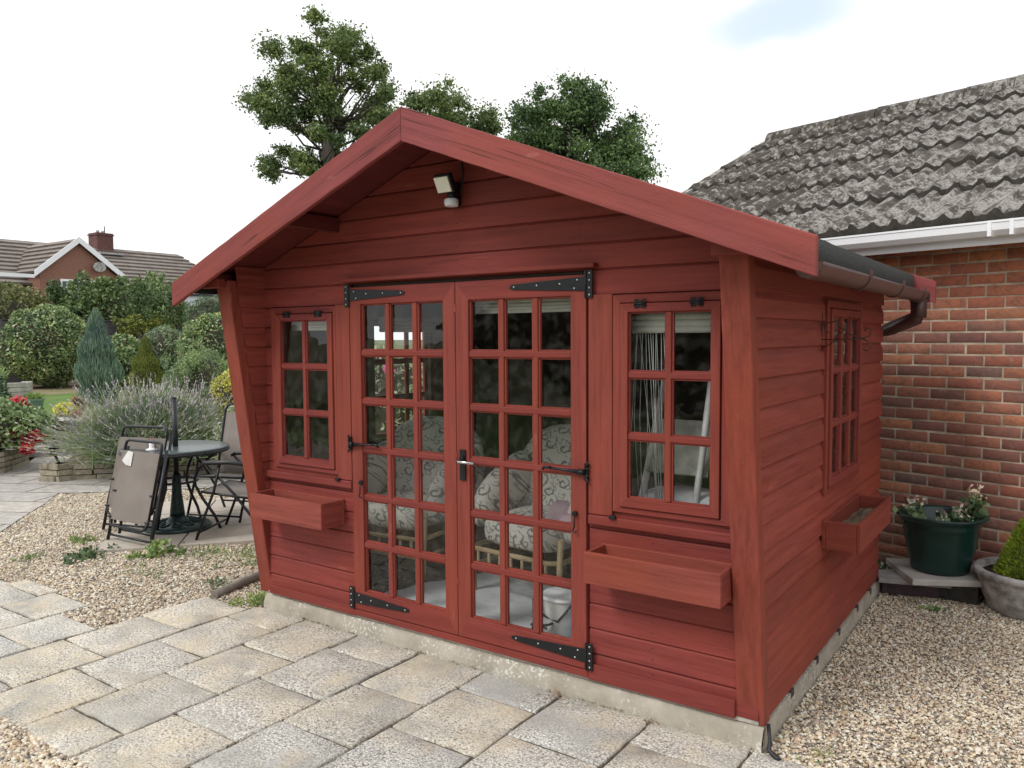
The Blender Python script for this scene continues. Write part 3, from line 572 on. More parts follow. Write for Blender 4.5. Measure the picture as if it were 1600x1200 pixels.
# ------------------------------------------------------------------ the summer house
ZB=.105; XL,XR=-2.96,0.0; YB=2.30; APX,APZ,SLP=-1.48,2.63,.3925
shed=thing('summer_house','red painted timber summer house with double glazed doors and felt roof','summer house',(-1.48,0,.085))
BH=.113
def skin(name,urange,zr,openings,mapf,m,parent,seed=0,extra_z=(),dk=1.0):
    rs=np.random.default_rng(seed); V=[];Fc=[]
    T=[(0,.0),(0,.0195),(.62,.0165),(.74,.0115),(.84,.007),(.94,.005),(1.0,.005)]
    if dk<1: T=[(0,.0),(0,.013),(.015,.0155),(.88,.0145),(.93,.0115),(.955,.005),(1.0,.004)]
    k=0; z=ZB
    while z<zr[1]-1e-6:
        zt=z+BH; j=rs.normal(0,.0009)
        lev=[(z+t*BH,o+(j if o>0 else 0)) for t,o in T]
        cuts=sorted({q for o in openings for q in (o[2],o[3]) if z<q<zt}|{zr[0]}|{zr[1]}|{q for q in extra_z if z<q<zt})
        L2=list(lev)
        for q in cuts:
            if z+1e-5<q<zt-1e-5:
                for a in range(1,len(L2)-1):
                    if L2[a][0]<=q<=L2[a+1][0]:
                        f=(q-L2[a][0])/(L2[a+1][0]-L2[a][0]+1e-9); L2.insert(a+1,(q,L2[a][1]*(1-f)+L2[a+1][1]*f)); break
        for a in range(len(L2)-1):
            (za,oa),(zb,ob)=L2[a],L2[a+1]; zm=(za+zb)/2
            if zm<zr[0]-1e-6 or zm>zr[1]+1e-6: continue
            ua,ub=urange(za),urange(zb)
            ints=[(0,1,None,None)]; segs=[(None,None)]
            blk=sorted([(o[0],o[1]) for o in openings if o[2]-1e-6<=zm<=o[3]+1e-6]); pts=[None]
            edges=[]; cur='L'
            st=[('L',)]; lo=('L',)
            for (p,q) in blk: edges.append((lo,p)); lo=q
            edges.append((lo,('R',)))
            for e0,e1 in edges:
                g=lambda e,u:(u[0] if e==('L',) else u[1] if e==('R',) else e)
                a0,a1,b0,b1=g(e0,ua),g(e1,ua),g(e0,ub),g(e1,ub)
                if a1-a0<1e-4 and b1-b0<1e-4: continue
                i=len(V); V+=[mapf(a0,za,oa),mapf(max(a1,a0),za,oa),mapf(max(b1,b0),zb,ob),mapf(b0,zb,ob)]; Fc.append((i,i+1,i+2,i+3))
        z=zt
    me=bpy.data.meshes.new(name); me.from_pydata(V,[],Fc); me.update()
    import bmesh
    bm=bmesh.new(); bm.from_mesh(me); bmesh.ops.remove_doubles(bm,verts=bm.verts,dist=1e-5); 
    # keep boards as islands: split the lip-to-previous seam
    es=[e for e in bm.edges if len(e.link_faces)==2 and abs(((e.verts[0].co.z-ZB)/BH)%1)<1e-3 and abs(e.verts[0].co.z-e.verts[1].co.z)<1e-5]
    bmesh.ops.split_edges(bm,edges=[e for e in es if any(abs(f.normal.z)>.9 for f in e.link_faces) and any(abs(f.normal.z)<.9 for f in e.link_faces)][:0])
    bm.to_mesh(me); bm.free(); me.materials.append(m); return link(name,me,parent)
roofz=lambda x:APZ-.03-SLP*abs(x-APX)
def fr_range(z):
    if z<roofz(XR): return (XL,XR)
    h=max(0,(APZ-.03-z)/SLP); return (APX-h,APX+h)
FO=[(-2.215,-.755,.0,1.905),(-2.83,-2.33,.9,1.76),(-.62,-.15,.9,1.76)]
skin('front_wall',fr_range,(ZB,2.6),FO,lambda u,z,o:(u,-o,z),M['px'],shed,1,dk=.5)
# linings behind
def lining():
    b=MB(); y=.035
    for x0,x1,z0,z1 in ((XL,-2.83,ZB,2.05),(-2.83,-2.33,ZB,.9),(-2.83,-2.33,1.76,2.05),(-2.33,-2.215,ZB,2.05),(-2.215,-.755,1.9,2.05),(-.755,-.62,ZB,2.05),(-.62,-.15,ZB,.9),(-.62,-.15,1.76,2.05),(-.15,XR,ZB,2.05)):
        b.quad((x0,y,z0),(x1,y,z0),(x1,y,z1),(x0,y,z1)); 
    b.poly([(XL,y,2.05),(XR,y,2.05),(XR,y,2.0),(APX,y,2.59),(XL,y,2.0)][:2]+[(XR+.0,y,2.055),(APX,y,2.585),(XL,y,2.055)])
    b.build('front_lining',M['inner'],shed)
    b=MB(); b.box(XL+.03,XR-.03,.04,YB-.04,.125,.15); b.build('floor',M['carpet'],shed)
    b=MB(); b.poly([(XL,YB-.03,ZB),(XR,YB-.03,ZB),(XR,YB-.03,2.02),(APX,YB-.03,2.58),(XL,YB-.03,2.02)]); b.poly([(XR,YB,ZB),(XL,YB,ZB),(XL,YB,2.02),(APX,YB,2.58),(XR,YB,2.02)]); b.build('rear_wall',M['inner'],shed)
lining()
ymin=lambda z:.017-.258*min(1,max(0,(z-.12)/1.83))     # leaning edge of the wings
SW=(.88,1.60,.885,1.765)
for side,X,s in (('right',XR,1),('left',XL,-1)):
    skin('side_wall',lambda z:(ymin(z)+.03,YB),(ZB,2.03),[SW],lambda u,z,o,X=X,s=s:(X+s*(o+.0)+ (0 if s>0 else -.075),u,z),M['py'],shed,3 if s>0 else 4)
b=MB()
for X in (XR-.03,XL+.03):
    for y0,y1,z0,z1 in ((.035,.88,ZB,2.03),(.88,1.6,ZB,.885),(.88,1.6,1.765,2.03),(1.6,YB-.03,ZB,2.03)): b.quad((X,y0,z0),(X,y1,z0),(X,y1,z1),(X,y0,z1))
b.build('side_lining',M['inner'],shed)
# inner cheek of the wings (boards seen inside the porch)
skin('wing_cheek',lambda z:(ymin(z)+.03,-.0),(ZB,2.03),[],lambda u,z,o:(XL+.012+o*.8,u,z),M['py'],shed,5)
skin('wing_cheek',lambda z:(ymin(z)+.03,-.0),(ZB,2.03),[],lambda u,z,o:(XR-.08-o*.8,u,z),M['py'],shed,6)
def wingpost(x0,x1):
    b=MB(); z0,z1=.085,1.99; f=lambda z:ymin(z); d=.045
    n=10; rows=[]
    for k in range(n+1): z=z0+(z1-z0)*k/n; rows.append(z)
    for k in range(n):
        pass
    b.hexa([(x0,f(z0)-.022,z0),(x1,f(z0)-.022,z0),(x1,f(z0)+d,z0),(x0,f(z0)+d,z0),(x0,f(1.95)-.022,1.95),(x1,f(1.95)-.022,1.95),(x1,f(1.95)+d,1.95),(x0,f(1.95)+d,1.95)])
    b.build('wing_post',M['pzo'],shed,.006)
wingpost(-.088,.022); wingpost(-3.052,-2.942)
b=MB()
for x in (-1.49,-.80,-2.19,-.45,-2.60):
    k=0
    while ZB+BH*k<2.45:
        for f in (.28,.72):
            z=ZB+BH*(k+f)
            if z<roofz(x)-.06 and (z>1.95 or (x in (-.45,-2.60) and z<.78)):
                b.lathe([(0,0),(.0028,.0004),(.0022,.001)],(0,0,0),6); n=18
                for q in range(len(b.v)-n,len(b.v)): vx=b.v[q]; b.v[q]=(x+vx[0]+.002*math.sin(k*5),-.0162-vx[2],z+vx[1])
        k+=1
b.build('nail_heads',M['black'],shed)
# kick board, bottom rail, battens under
box('bottom_rail',(XL+.02,-2.216,-.031,-.006,.098,.150),M['px'],shed); box('bottom_rail',(-.755,-.09,-.031,-.006,.098,.172),M['px'],shed)
box('floor_bearer',(XL-.01,.0,-.012,.03,.0865,.104),M['batten'],shed,.002)
box('door_sill',(-2.215,-.755,-.034,.03,.1045,.138),M['px'],shed)
# side of the base: bearer with grey spacers
box('floor_bearer',(-.03,.006,.03,2.32,.0865,.1045),M['batten'],shed,.002)
for k,y in enumerate((.36,.78,1.22,1.66,2.02)):
    b=MB(); b.box(-.0,.024,y,y+.045,.06,.094); b.build('spacer',M['spacer'],shed,.003)
# door posts & trims
for a,c in ((-.752,-.636),(-2.326,-2.219)):
    box('door_post',(a,c,-.032,-.002,.845,1.80),M['pzo'] if a>-1 else M['pz'],shed)
box('drip_strip',(-2.25,-.71,-.062,-.012,1.915,1.935),M['px'],shed,.004)
box('door_head',(-2.214,-.756,-.004,.04,1.8905,1.912),M['inner'],shed)
for a,c,nm in ((-.752,-.09,0),(-2.945,-2.219,1)):
    box('sill_board',(a,c,-.040,-.012,.800,.842),M['px'],shed,.006)
# ---- windows
def glass_panes(name,m2w,us,vs,parent,jit=.0015,seed=0):
    rs=np.random.default_rng(seed); b=MB()
    for i in range(len(us)-1):
        for j in range(len(vs)-1):
            q=rs.normal(0,jit,4); a,c,d,e=us[i]+.001,us[i+1]-.001,vs[j]+.001,vs[j+1]-.001
            b.quad(m2w(a,q[0],d),m2w(c,q[1],d),m2w(c,q[0]+0*q[2],e),m2w(a,q[1]*0+q[0],e)) if False else b.quad(m2w(a,q[0],d),m2w(c,q[1],d),m2w(c,q[1]+q[2],e),m2w(a,q[0]+q[2],e))
    return b.build(name,M['glass'],parent)
def bx_(b,m2w,q,o0,o1):
    a,c,d,e=q; b.hexa([m2w(a,o0,d),m2w(c,o0,d),m2w(c,o1,d),m2w(a,o1,d),m2w(a,o0,e),m2w(c,o0,e),m2w(c,o1,e),m2w(a,o1,e)])
def ring(name,m2w,O,I,o0,o1,mv,mh,parent,bevel=.003):
    """one-piece mitred frame; O,I = (u0,u1,v0,v1) outer and inner"""
    pts=[]; 
    for o in (o0,o1):
        for q in (O,I):
            a,c,d,e=q; pts+=[m2w(a,o,d),m2w(c,o,d),m2w(c,o,e),m2w(a,o,e)]
    Fc=[];mi=[]
    for k in range(4):
        j=(k+1)%4; h=1 if k in (0,2) else 0
        Fc+=[(8+k,8+j,12+j,12+k),(k,4+k,4+j,j),(k,j,8+j,8+k),(4+k,12+k,12+j,4+j)]; mi+=[h]*4
    me=bpy.data.meshes.new(name); me.from_pydata(pts,[],Fc); me.update(); me.materials.append(mv); me.materials.append(mh); me.polygons.foreach_set('material_index',mi)
    o=link(name,me,parent); bv=o.modifiers.new('bevel','BEVEL'); bv.width=bevel; bv.segments=2; bv.limit_method='ANGLE'; bv.angle_limit=math.radians(40); return o
def bars(name,m2w,quads,o0,o1,m,parent,bevel):
    for q in quads:
        c=MB(); bx_(c,m2w,q,o0,o1); c.build(name,m,parent,bevel)
FRONT=lambda u,o,v:(u,-o,v)
SIDE=lambda u,o,v:(o,u,v)
LSIDE=lambda u,o,v:(XL-.075-o,u,v)
def ornate_hinge(parent,m2w,u,v,o,s=1.0):
    b=MB()
    for dx in (-1,1):
        for dz in (-1,1):
            pts=[m2w(u+dx*s*(.004+.024*k/6),o+.003,v+dz*s*(.004+.012*math.sin(k*.9))) for k in range(7)]; b.tube(pts,.0035*s,5)
            b.tube([m2w(u+dx*.026*s,o+.003,v+dz*.012*s),m2w(u+dx*.020*s,o+.003,v+dz*.017*s),m2w(u+dx*.014*s,o+.003,v+dz*.013*s)],.003*s,5)
    bx_(b,m2w,(u-.012*s,u+.012*s,v-.011*s,v+.011*s),o,o+.006); b.tube([m2w(u-.024*s,o+.007,v),m2w(u+.024*s,o+.007,v)],.004*s,6)
    b.build('hinge',M['black'],parent)
def window(m2w,u0,u1,v0,v1,cu,cv,nu,nv,seed,hinges=True):
    """outer frame u0..u1, v0..v1 ; casement cu,cv"""
    fr=ring('window',m2w,(u0,u1,v0,v1),(cu[0]-.003,cu[1]+.003,cv[0]-.003,cv[1]+.003),-.03,.030,M['pz'],M['px'],shed)
    # reveal strip so that no daylight passes between frame and casement
    ring('stop_bead',m2w,(cu[0]-.003,cu[1]+.003,cv[0]-.003,cv[1]+.003),(cu[0]+.02,cu[1]-.02,cv[0]+.02,cv[1]-.02),-.028,.008,M['inner'],M['inner'],fr)
    st=.038
    def cas():
        tl,bl=.036,.040
        gu0,gu1,gv0,gv1=cu[0]+st,cu[1]-st,cv[0]+bl,cv[1]-tl
        ring('casement',m2w,(cu[0],cu[1],cv[0],cv[1]),(gu0,gu1,gv0,gv1),.010,.040,M['pz'],M['px'],fr)
        us=[gu0+(gu1-gu0)*i/nu for i in range(nu+1)]; vs=[gv0+(gv1-gv0)*j/nv for j in range(nv+1)]; bar=.026
        bars('glazing_bar',m2w,[(gu0,gu1,v-bar/2,v+bar/2) for v in vs[1:-1]],.012,.034,M['px'],fr,.004)
        bars('glazing_bar',m2w,[(u-bar/2,u+bar/2,gv0,gv1) for u in us[1:-1]],.011,.0355,M['pz'],fr,.006)
        c=MB(); bb=.007
        for i in range(nu):
            for j in range(nv):
                a,d=us[i]+(bar/2 if i else 0),us[i+1]-(bar/2 if i<nu-1 else 0); e,g=vs[j]+(bar/2 if j else 0),vs[j+1]-(bar/2 if j<nv-1 else 0)
                for q in ((a,a+bb,e,g),(d-bb,d,e,g),(a+bb,d-bb,e,e+bb),(a+bb,d-bb,g-bb,g)): bx_(c,m2w,q,.014,.026)
        c.build('bead',M['px'],fr)
        glass_panes('pane',lambda u,o,v:m2w(u,o+.018,v),us,vs,fr,seed=seed)
    cas()
    if hinges:
        for f in (.22,.78): ornate_hinge(fr,m2w,cu[0]+(cu[1]-cu[0])*f,cv[1]-.002,.040,1.0)
    return fr
wR=window(FRONT,-.634,-.098,.868,1.795,(-.598,-.158),(.895,1.757),2,3,1)
wL=window(FRONT,-2.87,-2.328,.868,1.795,(-2.818,-2.35),(.895,1.757),2,3,2)
wS=window(SIDE,.86,1.625,.86,1.785,(.905,1.575),(.89,1.745),3,3,3,False)
window(LSIDE,.86,1.625,.86,1.785,(.905,1.575),(.89,1.745),3,3,4,False)
# small casement pegs under the windows
for x in (-.628,-2.318):
    b=MB(); b.tube([(x-.012,-.045,.846),(x+.014,-.045,.846)],.006,8); b.box(x-.015,x+.016,-.052,-.036,.838,.853); b.build('stay_peg',M['black'],shed,.002)
# ---- doors
def door(x0,x1,hside,seed):
    z0,z1=.142,1.888; st=.078; tl=.090; bl=.105; bar=.030; d0,d1=-.004,.034
    fr=ring('door',FRONT,(x0,x1,z0,z1),(x0+st,x1-st,z0+bl,z1-tl),d0,d1,M['pz'],M['px'],shed)
    us=[x0+st+(x1-x0-2*st)*i/3 for i in range(4)]; vs=[z0+bl+(z1-tl-z0-bl)*j/6 for j in range(7)]
    bars('glazing_bar',FRONT,[(us[0],us[-1],v-bar/2,v+bar/2) for v in vs[1:-1]],d0+.001,d1-.003,M['px'],fr,.006)
    bars('glazing_bar',FRONT,[(u-bar/2,u+bar/2,vs[0],vs[-1]) for u in us[1:-1]],d0+.002,d1-.0045,M['pz'],fr,.006)
    c=MB(); bb=.007
    for i in range(3):
        for j in range(6):
            a,d=us[i]+(bar/2 if i else 0),us[i+1]-(bar/2 if i<2 else 0); e,g=vs[j]+(bar/2 if j else 0),vs[j+1]-(bar/2 if j<5 else 0)
            for q in ((a,a+bb,e,g),(d-bb,d,e,g),(a+bb,d-bb,e,e+bb),(a+bb,d-bb,g-bb,g)): bx_(c,FRONT,q,.004,.020)
    c.build('bead',M['pz'],fr)
    glass_panes('pane',lambda u,o,v:FRONT(u,o+.008,v),us,vs,fr,seed=seed)
    s=-1 if hside=='L' else 1; hx=x0 if s<0 else x1
    for zc,flip in ((1.848,1),(.205,-1)):
        b=MB(); y=-.0355; L=.40
        b.box(min(hx+s*.004,hx+s*.034),max(hx+s*.004,hx+s*.034),-.040,-.033,zc-.062,zc+.058)
        b.tube([(hx+s*.001,-.040,zc-.062),(hx+s*.001,-.040,zc+.058)],.0055,8)
        pts=[(hx-s*.004,zc-.031),(hx-s*.004,zc+.031),(hx-s*(L-.02),zc+.012-.014*flip*0),(hx-s*L,zc+.006),(hx-s*L,zc-.006),(hx-s*(L-.02),zc-.012)]
        b.prism([(p[0],y,p[1]) for p in pts],(0,-.004,0)); h=b.build('hinge',M['black'],fr,.001)
        b=MB()
        for k,(dx,dz) in enumerate(((.04,.018),(.055,-.018),(.13,.004),(.25,.002),(.375,0))): 
            b.lathe([(.0045,0),(.0045,.002),(.001,.003)],(0,0,0),8); 
            n=8*3; 
            for q in range(len(b.v)-n,len(b.v)): vx=b.v[q]; b.v[q]=(hx-s*dx+vx[0],y-.004-vx[2],zc+dz+vx[1])
        for dz in (-.048,-.018,.015,.045):
            b.lathe([(.0045,0),(.0045,.002),(.001,.003)],(0,0,0),8); n=24
            for q in range(len(b.v)-n,len(b.v)): vx=b.v[q]; b.v[q]=(hx+s*.020+vx[0],-.040-vx[2],zc+dz+vx[1])
        b.build('screw',M['screw'],h)
    # decorative half-way latch with twisted bar
    b=MB(); zc=1.05 if s<0 else 1.028; 
    b.box(min(hx-s*.004,hx+s*.014),max(hx-s*.004,hx+s*.014),-.043,-.034,zc-.038,zc+.038); b.tube([(hx-s*.03,-.052,zc),(hx-s*.13,-.052,zc+.004),(hx-s*.20,-.050,zc+.005)],[.009,.006,.005],8)
    b.tube([(hx-s*.0,-.05,zc),(hx-s*.03,-.054,zc)],.013,8)
    for dz in (-.04,.04,-.018,.018): b.tube([(hx+s*.004,-.046,zc+dz*.6),(hx+s*.018,-.046,zc+dz),(hx+s*.010,-.046,zc+dz*1.15)],.0045,6)
    b.tube([(hx-s*.17,-.055,zc+.008),(hx-s*.205,-.056,zc+.006),(hx-s*.215,-.05,zc-.004)],.007,6)
    b.build('latch',M['black'],fr)
    # cabin hook
    hz=.845 if s<0 else .838; hxx=x0+.072 if s<0 else x1-.052
    b=MB(); b.tube([(hxx,-.036,hz),(hxx,-.05,hz)],.012,10); b.tube([(hxx,-.052,hz-.004),(hxx+.004,-.054,hz-.03),(hxx+.002,-.054,hz-.06),(hxx-.006,-.052,hz-.075),(hxx+.004,-.052,hz-.082),(hxx+.012,-.052,hz-.074)],.0035,6); b.build('hook',M['black'],fr)
    return fr
dL=door(-2.212,-1.4895,'L',5); dR=door(-1.4865,-.762,'R',6)
b=MB(); b.box(-1.462,-1.428,-.043,-.035,.925,1.075); b.tube([(-1.445,-.043,1.035),(-1.445,-.052,1.035)],.014,10); b.box(-1.449,-1.441,-.0445,-.043,.965,.985)
pl=b.build('handle_plate',M['black'],dR,.003)
b=MB(); b.tube([(-1.445,-.045,1.025),(-1.445,-.085,1.025),(-1.43,-.09,1.022),(-1.34,-.086,1.022)],[.008,.008,.008,.0065],8); b.build('handle',M['steel'],dR)
b=MB(); b.box(-1.4955,-1.481,-.037,-.0345,1.03,1.06); b.box(-1.4955,-1.481,-.037,-.0345,.40,.43); b.box(-1.4955,-1.481,-.037,-.0345,1.74,1.78); b.build('keep',M['px'],dL,.002)
# ---- roof
def slope(b,x0,x1,y0,y1,t0,t1):
    """slab between x0..x1 (same side), top offset t0 .. bottom t1 below roof line"""
    Z=lambda x:APZ-SLP*abs(x-APX)
    b.hexa([(x0,y0,Z(x0)-t1),(x1,y0,Z(x1)-t1),(x1,y1,Z(x1)-t1),(x0,y1,Z(x0)-t1),(x0,y0,Z(x0)-t0),(x1,y0,Z(x1)-t0),(x1,y1,Z(x1)-t0),(x0,y1,Z(x0)-t0)])
YF=-.385
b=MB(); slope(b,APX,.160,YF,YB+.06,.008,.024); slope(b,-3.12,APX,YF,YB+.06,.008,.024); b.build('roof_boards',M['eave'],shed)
# felt with sagging top surface
def felt():
    V=[];Fc=[]; rs=np.random.default_rng(8); nx,ny=34,26
    for j in range(ny+1):
        y=YF-.012+(YB+.07-YF)*j/ny
        for i in range(nx+1):
            x=-3.128+(.168+3.128)*i/nx; z=APZ-SLP*abs(x-APX)-.006+.005+rs.normal(0,.0014)+.002*math.sin(x*9)
            V.append((x,y,z))
    for j in range(ny):
        for i in range(nx): q=j*(nx+1)+i; Fc.append((q,q+1,q+nx+2,q+nx+1))
    # eave flaps
    for x,s in ((.168,1),(-3.128,-1)):
        i0=len(V); Z=APZ-SLP*abs(x-APX)
        for j in range(ny+1):
            y=YF-.012+(YB+.07-YF)*j/ny; V+=[(x,y,Z+.001),(x+s*.004,y,Z-.105+rs.normal(0,.0012)),(x-s*.004,y,Z-.105)]
        for j in range(ny): q=i0+3*j; Fc+=[(q,q+1,q+4,q+3),(q+1,q+2,q+5,q+4)]
    link('roof_felt',npmesh('roof_felt',V,np.array(Fc),M['felt'],False),shed)
felt()
def barge(sgn,y0,y1,xe,nm='barge_board'):
    Z=lambda x:APZ-SLP*abs(x-APX); n=24; rs=np.random.default_rng(int(sgn*3+y0*10+50)); h=.146
    V=[];Fc=[]
    for k in range(n+1):
        x=APX+(xe-APX)*k/n; w=rs.normal(0,.0010); hh=h-.018*(k/n)
        if k==n: hh-=.0
        V+=[(x,y0,Z(x)+.004+w),(x,y0,Z(x)-hh+w),(x,y1,Z(x)-hh+w),(x,y1,Z(x)+.004+w)]
    for k in range(n):
        for j in range(4): a=k*4+j; c=k*4+(j+1)%4; Fc.append((a,c,c+4,a+4) if sgn>0 else (a,a+4,c+4,c))
    Fc+= [(0,1,2,3),(n*4+3,n*4+2,n*4+1,n*4)]
    me=bpy.data.meshes.new(nm); me.from_pydata(V,[],Fc); me.update(); me.materials.append(M['bargeR'] if sgn>0 else M['bargeL']); 
    import bmesh
    bm=bmesh.new(); bm.from_mesh(me); bmesh.ops.recalc_face_normals(bm,faces=bm.faces)
    # lay out the board so that the grain runs along it
    bm.to_mesh(me); bm.free()
    o=link(nm,me,shed); bv=o.modifiers.new('bevel','BEVEL'); bv.width=.004; bv.segments=2; bv.limit_method='ANGLE'; bv.angle_limit=math.radians(50)
barge(1,-.412,-.386,.292); barge(-1,-.412,-.386,-3.252); barge(1,YB+.062,YB+.088,.292); barge(-1,YB+.062,YB+.088,-3.252)
# purlins + ridge beam + front fillet under soffit
for x in (-2.32,-.64):
    z=APZ-SLP*abs(x-APX)-.025
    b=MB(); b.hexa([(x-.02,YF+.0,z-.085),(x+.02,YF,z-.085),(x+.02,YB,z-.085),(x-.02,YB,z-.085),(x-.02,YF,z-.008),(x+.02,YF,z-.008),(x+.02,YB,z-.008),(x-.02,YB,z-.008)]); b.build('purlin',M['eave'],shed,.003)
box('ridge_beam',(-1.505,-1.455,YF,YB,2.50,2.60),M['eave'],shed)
b=MB()
for s in (1,-1):
    xa,xb=(APX,.1) if s>0 else (-3.06,APX); slope(b,xa,xb,-.0,.03,.026,.075) 
b.build('verge_fillet',M['px'],shed)
box('eave_beam',(-3.10,-2.94,-.33,-.28,1.905,1.955),M['px'],shed); box('eave_beam',(-.09,.10,-.33,-.28,1.905,1.955),M['px'],shed)
box('wall_plate',(-.01,.05,-.28,YB,1.915,1.985),M['py'],shed); box('wall_plate',(-3.10,-3.03,-.28,YB,1.915,1.985),M['py'],shed)
# gutter
def gutter():
    cx,cz,r=.225,1.868,.049; ya,yb=-.25,2.24; b=MB(); n=12; L=[]
    for y in (ya,yb):
        out=[(cx+r*math.cos(math.pi+math.pi*k/n),y,cz+1.15*r*math.sin(math.pi+math.pi*k/n)) for k in range(n+1)]; inn=[(cx+(r-.003)*math.cos(math.pi-(-math.pi)*(n-k)/n),y,cz+1.15*(r-.003)*math.sin(math.pi+math.pi*(n-k)/n)) for k in range(n+1)]
        L.append(out+inn)
    i=len(b.v); m=len(L[0]); b.v+=L[0]+L[1]
    for k in range(m): b.f.append((i+k,i+(k+1)%m,i+m+(k+1)%m,i+m+k)); b.sm.append(True)
    g=b.build('gutter',M['brown'],shed)
    b=MB()
    for y in (.52,1.33,2.05):
        for k in range(n): 
            a0,a1=math.pi+math.pi*k/n,math.pi+math.pi*(k+1)/n; R=r+.006
            p=lambda a,R,y:(cx+R*math.cos(a),y,cz+1.15*R*math.sin(a))
            b.hexa([p(a0,R,y),p(a1,R,y),p(a1,R,y+.03),p(a0,R,y+.03),p(a0,r-.001,y),p(a1,r-.001,y),p(a1,r-.001,y+.03),p(a0,r-.001,y+.03)])
        b.box(cx+r-.002,cx+r+.008,y+.004,y+.026,cz-.004,cz+.022)
    b.box(cx-r-.004,cx+r+.004,2.235,2.245,cz-.058,cz+.004); b.prism([(cx+r*math.cos(math.pi+math.pi*k/8),ya-.004,cz+1.15*r*math.sin(math.pi+math.pi*k/8)) for k in range(9)],(0,.005,0))
    b.build('gutter_bracket',M['brown'],g)
    b=MB(); s=.030
    b.tube([(cx,2.20,cz-.04),(cx,2.20,cz-.15)],[s*1.5,s*1.45],4); b.tube([(cx,2.20,cz-.10),(cx-.01,2.205,cz-.15),(.03,2.40,cz-.215),(-.06,2.45,cz-.26),(-.08,2.46,.05)],s*1.4,4); b.build('downpipe',M['brown'],shed)
gutter()

# ------------------------------------------------------------------ window boxes
def planter(label,x0,x1,y0,y1,z0,z1,long='x',soil=False):
    t=thing('window_box',label,'window box',((x0+x1)/2,(y0+y1)/2,z0),'red window boxes under the windows'); w=.018
    ml,ms=(M['pxo'],M['pyo']) if long=='x' else (M['pyo'],M['pxo'])
    if long=='x':
        box('front_board',(x0,x1,y0,y0+w,z0,z1),ml,t); box('back_board',(x0,x1,y1-w,y1,z0,z1),ml,t)
        for a in (x0,x1-w): box('end_board',(a+.0005,a+w-.0005,y0+w,y1-w,z0+.001,z1-.0015),ms,t)
    else:
        box('front_board',(x1-w,x1,y0,y1,z0,z1),ml,t); box('back_board',(x0,x0+w,y0,y1,z0,z1),ml,t)
        for a in (y0,y1-w): box('end_board',(x0+w,x1-w,a+.0005,a+w-.0005,z0+.001,z1-.0015),ms,t)
    box('base_board',(x0+w,x1-w,y0+w,y1-w,z0+.004,z0+.018),ml,t,0)
    if soil:
        V=[];Fc=[];n=16; rs=np.random.default_rng(2)
        for j in range(n+1):
            for i in range(n+1): V.append((x0+w+(x1-x0-2*w)*i/n,y0+w+(y1-y0-2*w)*j/n,z0+.06+.035*math.exp(-((i-8)**2+(j-12)**2)/16)+rs.normal(0,.003)))
        for j in range(n):
            for i in range(n): q=j*(n+1)+i; Fc.append((q,q+1,q+n+2,q+n+1))
        link('soil',npmesh('soil',V,np.array(Fc),M['soil'],False),t)
planter('long empty red window box under the right front window',-.683,-.092,-.195,-.018,.588,.722)
planter('short empty red window box under the left front window',-2.888,-2.292,-.19,-.018,.592,.735)
planter('red window box holding dry soil on the side wall beside the brick garage',.016,.190,.86,1.64,.600,.738,'y',True)

# ------------------------------------------------------------------ flood light, bracket
t=thing('flood_light','small security flood light with square white panel on the gable','light',(-1.52,-.02,2.30))
box('backplate',(-1.505,-1.455,-.05,-.017,2.25,2.36),M['black'],t)
b=MB(); R=Matrix.Rotation(math.radians(-32),4,'X')@Matrix.Rotation(math.radians(10),4,'Y')
def rotbox(b,c,d,R,):
    P=[]
    for z in (-1,1):
        for x,y in ((-1,-1),(1,-1),(1,1),(-1,1)): P.append(tuple(Vector(c)+R@Vector((x*d[0],y*d[1],z*d[2]))))
    b.hexa(P)
R=Matrix.Rotation(math.radians(28),3,'X')
rotbox(b,(-1.475,-.115,2.345),(.048,.015,.044),R); b.tube([(-1.47,-.04,2.33),(-1.475,-.105,2.34)],.014,8); b.build('lamp_head',M['black'],t,.004)
b=MB(); rotbox(b,(-1.475,-.132,2.336),(.041,.004,.037),R); b.build('lens',M['lens'],t,.002)
b=MB(); b.lathe([(.03,0),(.034,.012),(.034,.03),(.026,.036)],(-1.462,-.085,2.240),18); b.build('sensor_dome',M['sensor'],t)
b=MB(); b.tube([(-1.462,-.085,2.274),(-1.462,-.085,2.295),(-1.465,-.04,2.31)],.022,10); b.build('sensor_neck',M['black'],t)
b=MB(); b.tube([(-1.45,-.03,2.30),(-1.44,-.022,2.40),(-1.45,-.022,2.50),(-1.46,-.03,2.56)],.004,6); b.build('cable',M['rub'],t)
b=MB(); y=.80; x0=.018
b.tube([(x0,y,1.725),(x0,y,1.545)],.0032,6); b.tube([(x0,y,1.600),(.15,y,1.600),(.21,y,1.60)],.003,6)
b.tube([(x0+.03,y,1.63),(x0+.012,y,1.65),(x0+.02,y,1.675),(x0+.06,y,1.683),(.10,y,1.655),(.15,y,1.618),(.19,y,1.603),(.225,y,1.615),(.232,y,1.642),(.212,y,1.652),(.202,y,1.637)],.0034,6)
b.tube([(.19,y,1.603),(.22,y,1.59),(.232,y,1.565),(.216,y,1.548),(.198,y,1.553)],.0032,6); b.tube([(x0,y,1.56),(.06,y,1.58),(.09,y,1.62),(.12,y,1.642)],.0028,6)
b.build('hanging_bracket',M['rust'],label='thin scrolled iron basket bracket on the side wall beside its window',cat='bracket')

